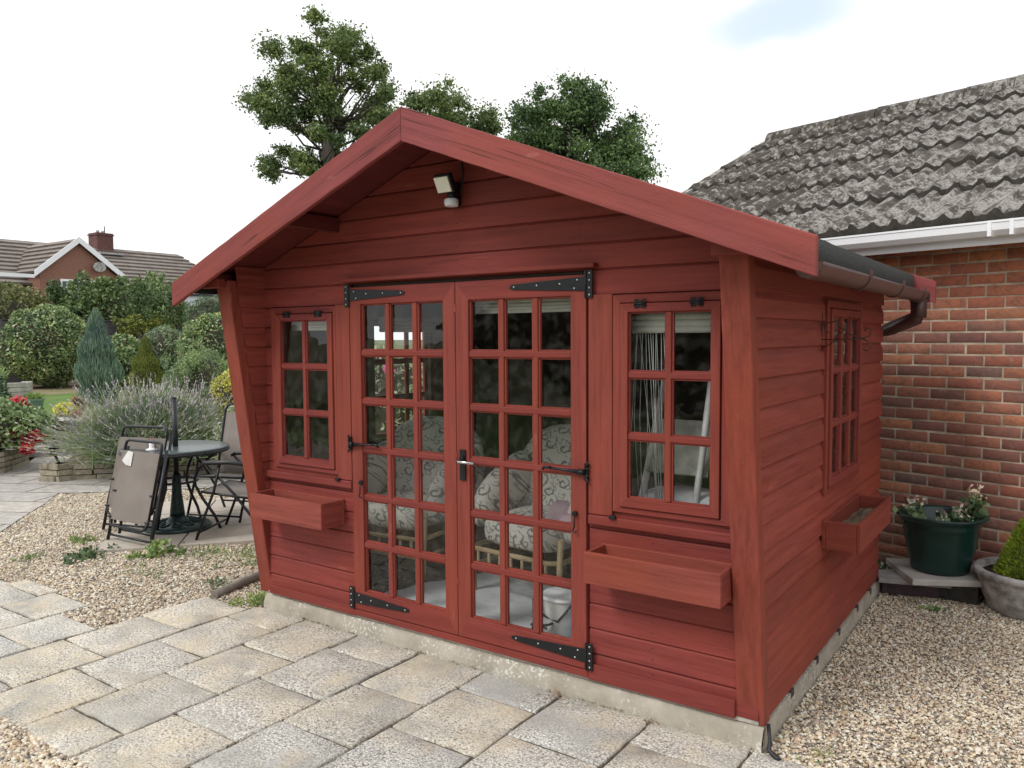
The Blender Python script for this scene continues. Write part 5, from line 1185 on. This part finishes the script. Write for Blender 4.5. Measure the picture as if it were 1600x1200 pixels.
# ------------------------------------------------------------------ garden walls, steps, path light
def stonewall(label,pts,z0,h,rows,mt='stone',name='stone_wall',th=.12,bl=.22):
    rs=np.random.default_rng(len(label)); b=MB(); P=[np.array(p,float) for p in pts]
    for r in range(rows):
        za,zb=z0+h*r/rows,z0+h*(r+1)/rows-.008
        for s in range(len(P)-1):
            d=P[s+1]-P[s]; L=np.linalg.norm(d); d=d/L; n=np.array([d[1],-d[0]]); x=-.5*bl*rs.random()
            while x<L:
                w=bl*rs.uniform(.7,1.5); a=max(0,x); c=min(L,x+w-.012); x+=w
                if c-a<.02: continue
                o=rs.normal(0,.006); p=P[s]+d*a+n*o; q=P[s]+d*c+n*o; p2,q2=p-n*th,q-n*th
                b.hexa([(p[0],p[1],za),(q[0],q[1],za),(q2[0],q2[1],za),(p2[0],p2[1],za),(p[0],p[1],zb),(q[0],q[1],zb),(q2[0],q2[1],zb),(p2[0],p2[1],zb)])
    return b.build(name,M[mt],None,.006,label=label,cat='garden wall')
stonewall('low buff stone wall holding the lavender bed behind the table',[(-8.42,1.55),(-7.87,2.20),(-6.6,3.45),(-5.2,4.7)],0,.19,3)
stonewall('short stone pier at the left end of the lavender bed wall',[(-8.68,1.30),(-8.44,1.40),(-8.40,1.62)],0,.21,3,th=.18,bl=.3)
stonewall('curved stone wall below the red roses at the left edge',[(-10.0,.2),(-9.62,1.05),(-9.66,1.35),(-10.15,1.85)],0,.27,4)
stonewall('pale grey stone raised planter on the lawn',[(-17.3,3.6),(-16.75,4.85),(-17.4,5.2)],.45,.29,3,'slabstone','raised_planter',.2,.5)
for k,(dx,h) in enumerate(((0,.15),(.42,.15),(.84,.15))):
    b=MB(); d=np.array([-.80,.52]); n=np.array([.52,.85]); o=np.array([-10.62,2.32])+d*dx*.8; z=h*k
    for j in range(2):
        p=o-n*.75+n*(.78*j); q=o-n*.75+n*(.78*(j+1)-.02); b.hexa([(p[0],p[1],z),(q[0],q[1],z),(q[0]+d[0]*1.2,q[1]+d[1]*1.2,z),(p[0]+d[0]*1.2,p[1]+d[1]*1.2,z)]+[(p[0],p[1],z+.148),(q[0],q[1],z+.148),(q[0]+d[0]*1.2,q[1]+d[1]*1.2,z+.148),(p[0]+d[0]*1.2,p[1]+d[1]*1.2,z+.148)])
    b.build('garden_step' ,M['slabstone'],None,.012,label=('lowest','middle','topmost')[k]+' grey stone step up to the lawn',cat='step',group='stone steps up to the lawn')
sheet('landing',[(-11.0,1.9),(-10.7,3.0),(-12.0,3.3),(-12.1,2.2)],.466,M['slabstone'])
t=thing('solar_light','small black solar path light leaning in the lavender bed','garden light',(-8.45,1.50,.16))
b=MB(); X=(-8.50,1.46); b.tube([(X[0],X[1],.16),(X[0]-.05,X[1]-.04,.30)],.014,6); b.build('stake',M['metal'],t)
b=MB(); b.lathe([(.03,0),(.045,.02),(.052,.095),(.0,.10)],(X[0]-.055,X[1]-.045,.295),6); b.build('lamp',M['metal'],t)
b=MB(); b.lathe([(.075,0),(.06,.014),(.02,.03),(0,.032)],(X[0]-.058,X[1]-.047,.392),6); b.build('cap',M['metal'],t)

# ------------------------------------------------------------------ plants at left
def lavender():
    c=np.array([-8.15,2.42,.16]); t=thing('lavender_bush','large grey green lavender bush with faded purple flower spikes','lavender',tuple(c)); rs=np.random.default_rng(17)
    n=7600; az=rs.uniform(0,6.283,n); el=np.arccos(rs.uniform(.12,1,n)); d=np.stack([np.sin(el)*np.cos(az),np.sin(el)*np.sin(az),np.cos(el)],1)
    L=rs.uniform(.50,.86,n)*(1+.14*np.sin(az*3+1)); b0=c+np.stack([rs.normal(0,.27,n),rs.normal(0,.27,n),rs.uniform(0,.12,n)],1)
    side=np.cross(d,rs.normal(size=(n,3))); side/=np.linalg.norm(side,axis=1)[:,None]; wv=.0034
    q=[b0+d*L[:,None]*f+np.array([0,0,1])*(g*L)[:,None] for f,g in ((0,0),(.42,.06),(.78,.05),(1.0,-.01))]; q=[np.stack([p[:,0],p[:,1],np.maximum(p[:,2],.17)],1) for p in q]
    V=np.stack([x for p,w in zip(q,(1.2,1.1,.8,.35)) for x in (p-side*wv*w,p+side*wv*w)],1).reshape(-1,3)
    f=np.array([(0,1,3,2),(2,3,5,4),(4,5,7,6)]); Fc=(f[None]+(np.arange(n)*8)[:,None,None]).reshape(-1,4); link('stems',npmesh('stems',V,Fc,M['lavs']),t)
    # leaves filling the lower half
    P,dd=ballpts([(c[0],c[1],.45,.80,.80,.50)],20000,.35); P[:,2]=np.maximum(P[:,2],.18); link('leaves',leafmesh('leaves',P,.085,.011,M['lavs'],dd+np.array([0,0,.6]),.5),t)
    tips=q[3][:5200]; k=3; T=np.repeat(tips,k,0)+np.repeat(d[:5200],k,0)*np.tile(np.array([-.035,0,.035]),5200)[:,None]; link('flowers',leafmesh('flowers',T,.045,.016,M['lavf'],np.repeat(d[:5200],k,0),.35),t)
    lump('branches',(c[0],c[1],.34),(.60,.60,.30),M['twig'],t,.1)
lavender()
shrub('rose_bush','low rose bush with red flowers spilling over the curved wall','rose bush',(-9.98,1.35,.55),(.55,.75,.38),5200,.07,.045,M['shrubl'],.8,seed=2)
def blooms(label,pts,m,s,n,name='rose_bloom',grp='red rose blooms over the curved wall'):
    for k,(x,y,z,r) in enumerate(pts):
        P,d=ballpts([(x,y,z,r,r,r*.8)],n,.5); link(name,leafmesh(name,P,s,s*.8,m),label=label[k],cat='flower',group=grp)
blooms(['lowest trailing cluster of red roses over the wall','large red rose cluster above the trailing one','second large red rose cluster on the bush','small red rose bloom at the left edge','single red rose bloom beside the steps','faded red rose cluster near the top of the bush'],
 [(-9.42,1.50,.30,.09),(-9.50,1.62,.42,.13),(-9.62,1.36,.50,.12),(-9.60,1.02,.72,.08),(-9.9,2.35,.62,.06),(-9.9,1.62,.82,.13)],M['red'],.055,130)
shrub('rhododendron','dark glossy shrub at the far left edge beside the lawn','shrub',(-12.4,1.95,.82),(.62,.62,.50),5200,.11,.045,M['shrubd'],.75,seed=3)
shrub('pieris_shrub','yellow green shrub behind the roses at the left edge','shrub',(-10.6,1.35,.52),(.42,.42,.26),3600,.06,.03,M['hedge1'],.75,seed=4)
t=thing('garden_pot','faded green tapered pot standing at the end of the path','plant pot',(-11.80,2.68,.466))
b=MB(); b.lathe([(0,0),(.10,0),(.105,.01),(.132,.235),(.148,.245),(.150,.27),(.135,.27),(.128,.24),(0,.235)],(-11.80,2.68,.466),28); b.build('pot',M['greenpot2'],t)
P,d=ballpts([(-11.80,2.68,.76,.14,.14,.07)],420,.4); link('plant',leafmesh('plant',P,.05,.02,M['weed'],d+np.array([0,0,.5]),.5),t)
shrub('euonymus','small yellow leaved shrub at the lawn edge','shrub',(-11.5,3.0,.56),(.17,.17,.12),700,.05,.03,M['yellow'],.6,seed=5)
shrub('cotoneaster','small red brown leaved shrub beside the yellow one','shrub',(-11.8,3.33,.60),(.13,.13,.16),500,.04,.025,M['dead'],.6,seed=6)
shrub('daylily','clump of arching green leaves in the raised planter','plant',(-17.5,4.35,.84),(.45,.4,.2),900,.26,.03,M['weed'],0,up_=.8,seed=7)
shrub('clipped_laurel','big round clipped laurel with dull green leaves by the fence','laurel bush',(-19.3,6.45,1.46),(1.02,1.14,1.0),24000,.095,.05,M['laurel'],.86,seed=8,shell=.06)
# blue conifer (teardrop)
def conifer(label,cat,c,h,rw,n,m,L,Wd,low=.30,name='conifer',up_=1.5):
    rs=np.random.default_rng(int(h*100)); t=thing(name,label,cat,c); hh=rs.random(n)**1.1
    prof=np.where(hh<low,.72+.28*np.sin(np.clip(hh/low,0,1)*math.pi/2),(1-(hh-low)/(1-low))**.85); r=rw*prof*(.72+.28*rs.random(n)**.5)*(1+.10*np.sin(hh*23))+.01; a=rs.uniform(0,6.283,n)
    r*=1+.12*np.sin(a*5+hh*9)
    P=np.stack([c[0]+r*np.cos(a),c[1]+r*np.sin(a),c[2]+h*hh],1); D=np.stack([np.cos(a)*.35,np.sin(a)*.35,np.full(n,up_)],1)
    link('foliage',leafmesh('foliage',P,L,Wd,m,D,.28),t)
    b=MB(); b.lathe([(rw*.35,0),(rw*.52,h*low*.8),(rw*.50,h*.35),(rw*.28,h*.65),(rw*.08,h*.92),(0,h*.94)],c,16); b.build('branches',M['twig'],t)
conifer('blue grey pointed juniper rising behind the lavender','juniper',(-13.38,4.50,.42),1.72,.34,9500,M['bluecon'],.13,.016,.42)
conifer('yellow green cone shaped conifer right of the blue juniper','conifer',(-13.6,5.55,.45),1.22,.40,9000,M['yewgold'],.05,.016,.10)
shrub('aucuba','dark glossy rounded shrub between the juniper and the cone conifer','shrub',(-17.0,7.05,1.12),(.50,.50,.66),6500,.11,.05,M['laurel'],.82,seed=9,shell=.08)
shrub('weeping_shrub','soft grey green mounded shrub in front of the fence','shrub',(-17.3,8.25,1.28),(.62,.68,.70),8000,.13,.025,M['willow'],.82,seed=10)
shrub('clipped_round_bush','bright green round clipped bush close to the shed wing','bush',(-12.95,6.6,1.32),(.68,.74,.86),13000,.075,.04,M['laurel'],.86,seed=11,shell=.07)
shrub('loose_green_shrub','loose light green shrub right of the cone conifer','shrub',(-10.1,4.35,.88),(.56,.60,.62),12000,.055,.016,M['shrubl'],.72,seed=12,shell=.25)
shrub('dark_low_shrub','dark green shrub behind the right side of the lavender','shrub',(-8.75,3.75,.60),(.42,.40,.42),5200,.05,.022,M['shrubd'],.8,seed=13)
shrub('golden_bush','bright yellow leaved bush beside the shed wing','bush',(-7.86,3.38,.86),(.34,.34,.42),8000,.036,.02,M['yellow'],.82,seed=14)
shrub('variegated_shrub','pale cream and green variegated shrub behind the far chair','shrub',(-6.75,2.75,.48),(.42,.40,.36),5200,.04,.022,M['varieg'],.75,seed=15,shell=.2)
shrub('variegated_climber','tall variegated shrub seen through the shed windows','shrub',(-4.9,2.9,.75),(.75,.65,.85),7000,.06,.034,M['varieg'],.85,seed=16)
P,d=ballpts([(-4.2,2.35,1.32,.05,.05,.05)],60,.5); link('flower',leafmesh('flower',P,.04,.035,M['pink']),label='pink bloom among the variegated leaves seen through the shed',cat='flower')
# fence
def fence(x,y0,y1,lab):
    t=thing('panel_fence',lab,'fence',(x,(y0+y1)/2,.45)); rs=np.random.default_rng(3)
    y=y0
    while y<y1:
        b=MB(); n=9
        for k in range(n):
            z=.55+k*.175; o=rs.normal(0,.004); b.hexa([(x+.03,y+.06,z),(x+.03,y+1.79,z),(x-.0,y+1.79,z),(x-.0,y+.06,z),(x+.012+o,y+.06,z+.19),(x+.012+o,y+1.79,z+.19),(x-.0,y+1.79,z+.19),(x-.0,y+.06,z+.19)])
        for yy in (.05,.60,1.18,1.75): b.box(x+.030,x+.055,y+yy,y+yy+.045,.55,2.12)
        b.box(x-.01,x+.05,y+.05,y+1.8,2.125,2.15)
        b.build('fence_panel',M['fence'],t); b=MB(); b.box(x-.05,x+.05,y-.055,y+.045,.40,2.16); b.build('fence_post',M['post'],t); y+=1.85
fence(-21,-5.05,17.1,'weathered dark panel fence with concrete posts behind the shrubs')
# shrubs over the fence
shrub('hedgerow','straggly brown green hedge above the fence at the left','hedge',(-24.3,6.2,2.0),(1.3,3.4,1.62),42000,.13,.055,M['hedge1'],.70,seed=18,shell=.28)
shrub('leafy_bush','dark green leafy bush above the middle of the fence','bush',(-23.4,10.5,1.95),(1.2,2.1,1.62),32000,.14,.07,M['hedge2'],.70,seed=19,shell=.28)
shrub('climber','pale green straggly climber above the fence by the shed wing','climber',(-20.9,10.35,2.55),(.5,.85,.95),5200,.13,.045,M['hedge2'],.0,seed=20,shell=.6)
shrub('yew_bush','very dark conifer bush just left of the shed wing','bush',(-16.9,9.4,1.7),(.75,.9,1.10),9000,.09,.025,M['shrubd'],.82,seed=21)
shrub('flowering_climber','yellow green climber tumbling over the fence top','climber',(-20.75,9.75,2.0),(.3,.85,.34),2600,.08,.04,M['yewgold'],.0,seed=22,shell=.5)
t=thing('white_outbuilding','white panelled outbuilding partly hidden behind the climber','outbuilding',(-26,14.6,0))
b=MB(); b.box(-27.5,-25.5,12.6,19.5,0,3.2); b.build('wall',simple('white_boarding',(.70,.74,.80),.6,0,.05,2),t); b=MB(); b.box(-27.6,-25.4,12.5,19.6,3.2,3.27); b.build('roof',M['metal'],t)

# ------------------------------------------------------------------ bungalow
def house():
    t=thing('bungalow','brick bungalow with grey brown tiled roof and white bargeboards','house',(-38,15,0)); zR=6.05; xr=-38.0; y0,y1=2.0,22.9; xe=-33.9; zE=3.85
    k=(zR-zE)/(xe-xr)
    b=MB(); b.box(-42,-34.4,2.2,22.6,0,zE); b.prism([(-34.4,2.2,zE),(-42,2.2,zE),(xr,2.2,zR-.1)],(0,.2,0)); b.build('wall',M['brickfar'],t)
    # tiled roof built in courses
    def courses(name,A,B,C,D,n,parent):
        """A,B lower edge ends ; D,C upper edge ends"""
        A,B,C,D=[np.array(p,float) for p in (A,B,C,D)]; nrm=np.cross(B-A,D-A); nrm/=np.linalg.norm(nrm)
        if nrm[2]<0: nrm=-nrm
        b=MB()
        for i in range(n):
            f0,f1=i/n,(i+1)/n+.01; p,q=A+(D-A)*f0,B+(C-B)*f0; r,s=B+(C-B)*f1,A+(D-A)*f1; h=nrm*.11
            b.hexa([p,q,r,s,p+h,q+h,r+h*.2,s+h*.2])
        return b.build(name,M['tilefar'],parent)
    rf=courses('roof',(xe,y0,zE),(xe,y1,zE),(xr,y1-.9,zR),(xr,y0,zR),11,t); courses('roof',(-42.1,y0,zE),(-42.1,y1,zE),(xr,y1-.9,zR),(xr,y0,zR),8,t)
    # gable wing facing the garden
    gx=-33.2; ya,yb,yc=12.62,16.15,14.30; za,zc=4.30,5.80
    b=MB(); b.prism([(gx,ya+.15,0),(gx,yb-.15,0),(gx,yb-.15,za),(gx,yc,zc-.12),(gx,ya+.15,za)],(-2,0,0)); b.build('gable_wall',M['brickfar'],t)
    courses('gable_roof',(gx+.15,ya-.05,za),(xe-3,ya-.05,za),(xr+1.0,yc,zc),(gx+.15,yc,zc),7,t); courses('gable_roof',(gx+.15,yb+.05,za),(xe-3,yb+.05,za),(xr+1.0,yc,zc),(gx+.15,yc,zc),7,t)
    for y in (ya-.12,yb+.12):
        b=MB(); z0=za-.10; b.prism([(gx+.2,y,z0-.05),(gx+.2,yc,zc-.16),(gx+.2,yc,zc+.10),(gx+.2,y,z0+.20)],(-.05,0,0)); b.build('bargeboard',M['white'],t)
    w=MB(); w.box(gx,gx+.05,13.55,15.25,3.2,4.12); wo=w.build('window',M['white'],t); w=MB()
    for a,c in ((13.62,14.15),(14.22,14.65),(14.72,15.18)): w.box(gx+.05,gx+.06,a,c,3.3,4.03)
    w.build('pane',mat('dark_window',(.05,.06,.07),.1),wo)
    w=MB(); w.box(-34.4,-34.33,17.3,18.9,2.9,3.75); wo=w.build('window',M['white'],t); w=MB(); w.box(-34.33,-34.32,17.4,18.05,3.0,3.68); w.box(-34.33,-34.32,18.15,18.8,3.0,3.68); w.build('pane',mat('dark_window_b',(.2,.22,.25),.1),wo)
    w=MB(); w.box(xe-.05,xe+.06,16.3,y1,zE-.12,zE+.02); w.box(gx+.05,gx+.15,9.6,12.5,za-.20,za-.06); w.build('gutter',M['white'],t)
    w=MB(); w.lathe([(.0,.0),(.15,.02),(.28,.08)],(0,0,0),16); w.v=[(gx+.15+v[2],15.1+v[0],4.70+v[1]*.75) for v in w.v]; w.build('satellite_dish',M['urn'],t)
    ch=MB(); ch.box(-38.4,-37.6,17.5,18.3,5.6,6.78); ch.box(-38.44,-37.56,17.46,18.34,6.66,6.72); co=ch.build('chimney',simple('dark_brick',(.13,.06,.055),.9,0,.3,9),rf)
    ch=MB(); ch.box(-38.5,-37.0,17.35,18.5,5.70,5.79); 
    for y in (17.75,18.0): ch.lathe([(.09,0),(.08,.14)],(-38,y,6.78),10)
    ch.build('chimney_pot',M['urn'],rf)
    ch=MB(); ch.tube([(-38,18.1,6.78),(-38,18.1,7.15)],.025,5); ch.build('aerial',M['metal'],rf)
house()

# ------------------------------------------------------------------ trees
RH=np.array([.821,.571,0]); FH=np.array([-.571,.821,0])
def px(pxx,py,d):
    r=fw*F+rt*(pxx-800)-up*(py-600); return CAM+r/F*d
def tree(name,label,depth,trunk_px,top_px,clumps_px,n,L,Wd,m,seed,thin=.30,limb=True,shell=.5):
    """measured crown clumps (x,y,r in photo pixels at the tree's distance), spread in depth"""
    rs=np.random.default_rng(seed); base=px(trunk_px[0],trunk_px[1],depth); base[2]=0; s=depth/F
    crest=px(top_px[0],top_px[1],depth); t=thing(name,label,'tree',tuple(base),'tall trees beyond the garden'); C=[]
    w=(max(a for a,_,_ in clumps_px)-min(a for a,_,_ in clumps_px))*s*.5
    for (a,b_,r) in clumps_px:
        for rep in range(2):
            p=px(a+rs.normal(0,r*.3),b_+rs.normal(0,r*.3),depth)+FH*rs.uniform(-1,1)*w*.7; q=r*s*rs.uniform(.8,1.25); C.append((p[0],p[1],p[2],q*1.1,q*1.1,q*.8))
    nm_=len(C); tw=[]
    for k in range(nm_*5):
        c=C[rs.integers(nm_)]; d=rs.normal(size=3); d/=np.linalg.norm(d); q=c[3]*rs.uniform(.15,.32); p=np.array(c[:3])+d*np.array(c[3:])*rs.uniform(.55,1.15); C.append((*p,q,q,q*.7)); tw.append((c[:3],p))
    P,d=ballpts(C,n,shell,soft=True); link('crown',leafmesh('crown',P,L,Wd,m),t)
    b=MB(); mid=px(trunk_px[0],trunk_px[1],depth); b.tube([tuple(base),tuple((base+mid)/2+np.array([.1,0,0])),tuple(mid),tuple(mid*.45+crest*.55),tuple(crest*.93+mid*.07)],[thin*1.4,thin*1.15,thin*.95,thin*.5,thin*.12],10)
    b.build('trunk',M['bark'],t)
    b=MB()
    for c in C[:len(clumps_px)*2:1]:
        e=np.array(c[:3]); h=rs.uniform(.0,.75); st=mid+(crest-mid)*h*.8; 
        if e[2]<st[2]+.2: st=mid+(base-mid)*.02+ (crest-mid)*max(0,(e[2]-mid[2]-1)/(crest[2]-mid[2]))*.6
        mm=(st+e)/2+rs.normal(0,.35,3)+np.array([0,0,-.2]); b.tube([tuple(st),tuple(mm),tuple(e)],[thin*.24,thin*.14,thin*.04],5)
    for c0,p in tw[::2]: b.tube([tuple(c0),tuple(p)],[thin*.06,thin*.02],3,False)
    b.build('branches',M['barkd'],t); return t
A=[(560,110,70),(680,160,90),(790,210,80),(360,220,70),(450,270,100),(300,320,90),(230,400,70),(350,420,90),(690,290,80),(830,380,80),(920,370,60),(900,480,80),(870,560,80),(480,520,80),(320,530,90),(600,580,80),(120,520,70),(110,620,90),(180,700,60),(310,700,90),(420,680,80),(590,680,90),(360,760,60),(540,860,70),(540,920,50),(170,1000,90),(290,970,70),(390,1020,90),(460,1060,80),(140,1060,60),(980,600,50),(930,700,50),(800,810,60),(680,940,50),(640,450,70),(740,420,70),(500,400,80),(620,230,70)]
tree('oak_tree','tall open crowned oak left of the shed apex with trunk showing',45,(511,258),(520,56),[(380+x/4.285,22+y/4.4,r/4.6) for x,y,r in A],70000,.19,.115,M['oak'],41,.42)
rs=np.random.default_rng(6); cl=[]
while len(cl)<62:
    x,y=rs.uniform(-1,1,2)
    if x*x+y*y<1 and not (y<-.55 and abs(x)>.5): cl.append((903+x*98,232+y*92,rs.uniform(18,28)))
cl+=[(875,150,14),(905,142,12),(940,155,14),(810,185,14),(1005,240,12),(835,160,14),(985,190,14),(805,215,12)]
tree('lime_tree','dense rounded dark green tree right of the shed apex',50,(900,300),(895,150),cl,90000,.21,.13,M['oak2'],42,.42,shell=.4)
tree('ash_tree','smaller tree rising just behind the shed apex',58,(700,300),(705,160),[(690,168,26),(720,165,24),(750,185,22),(668,178,18),(640,185,16),(615,178,16),(590,195,20),(600,215,22),(570,210,16),(770,195,14),(705,190,24),(660,205,20),(745,205,20),(655,165,12)],30000,.23,.15,M['oak'],43,.35,shell=.45)
# unseen dark hedges added behind the camera so that the panes reflect dark
shrub('added_reflection_hedge','unseen tall dark evergreen hedge added behind the viewer to darken the pane reflections','hedge',(-3.2,-12.5,1.75),(8.5,1.2,1.75),42000,.15,.08,M['shrubd'],.92,seed=30,shell=.06)
shrub('added_reflection_hedge','second unseen dark evergreen hedge added to the right behind the viewer','hedge',(9.5,-9.5,1.75),(5.2,1.4,1.75),26000,.15,.08,M['shrubd'],.92,seed=31,shell=.06)
sheet('rear_lawn',[(-12,-13),(8,-13),(8,-5.2),(-12,-5.2)],-.004,M['grass'])
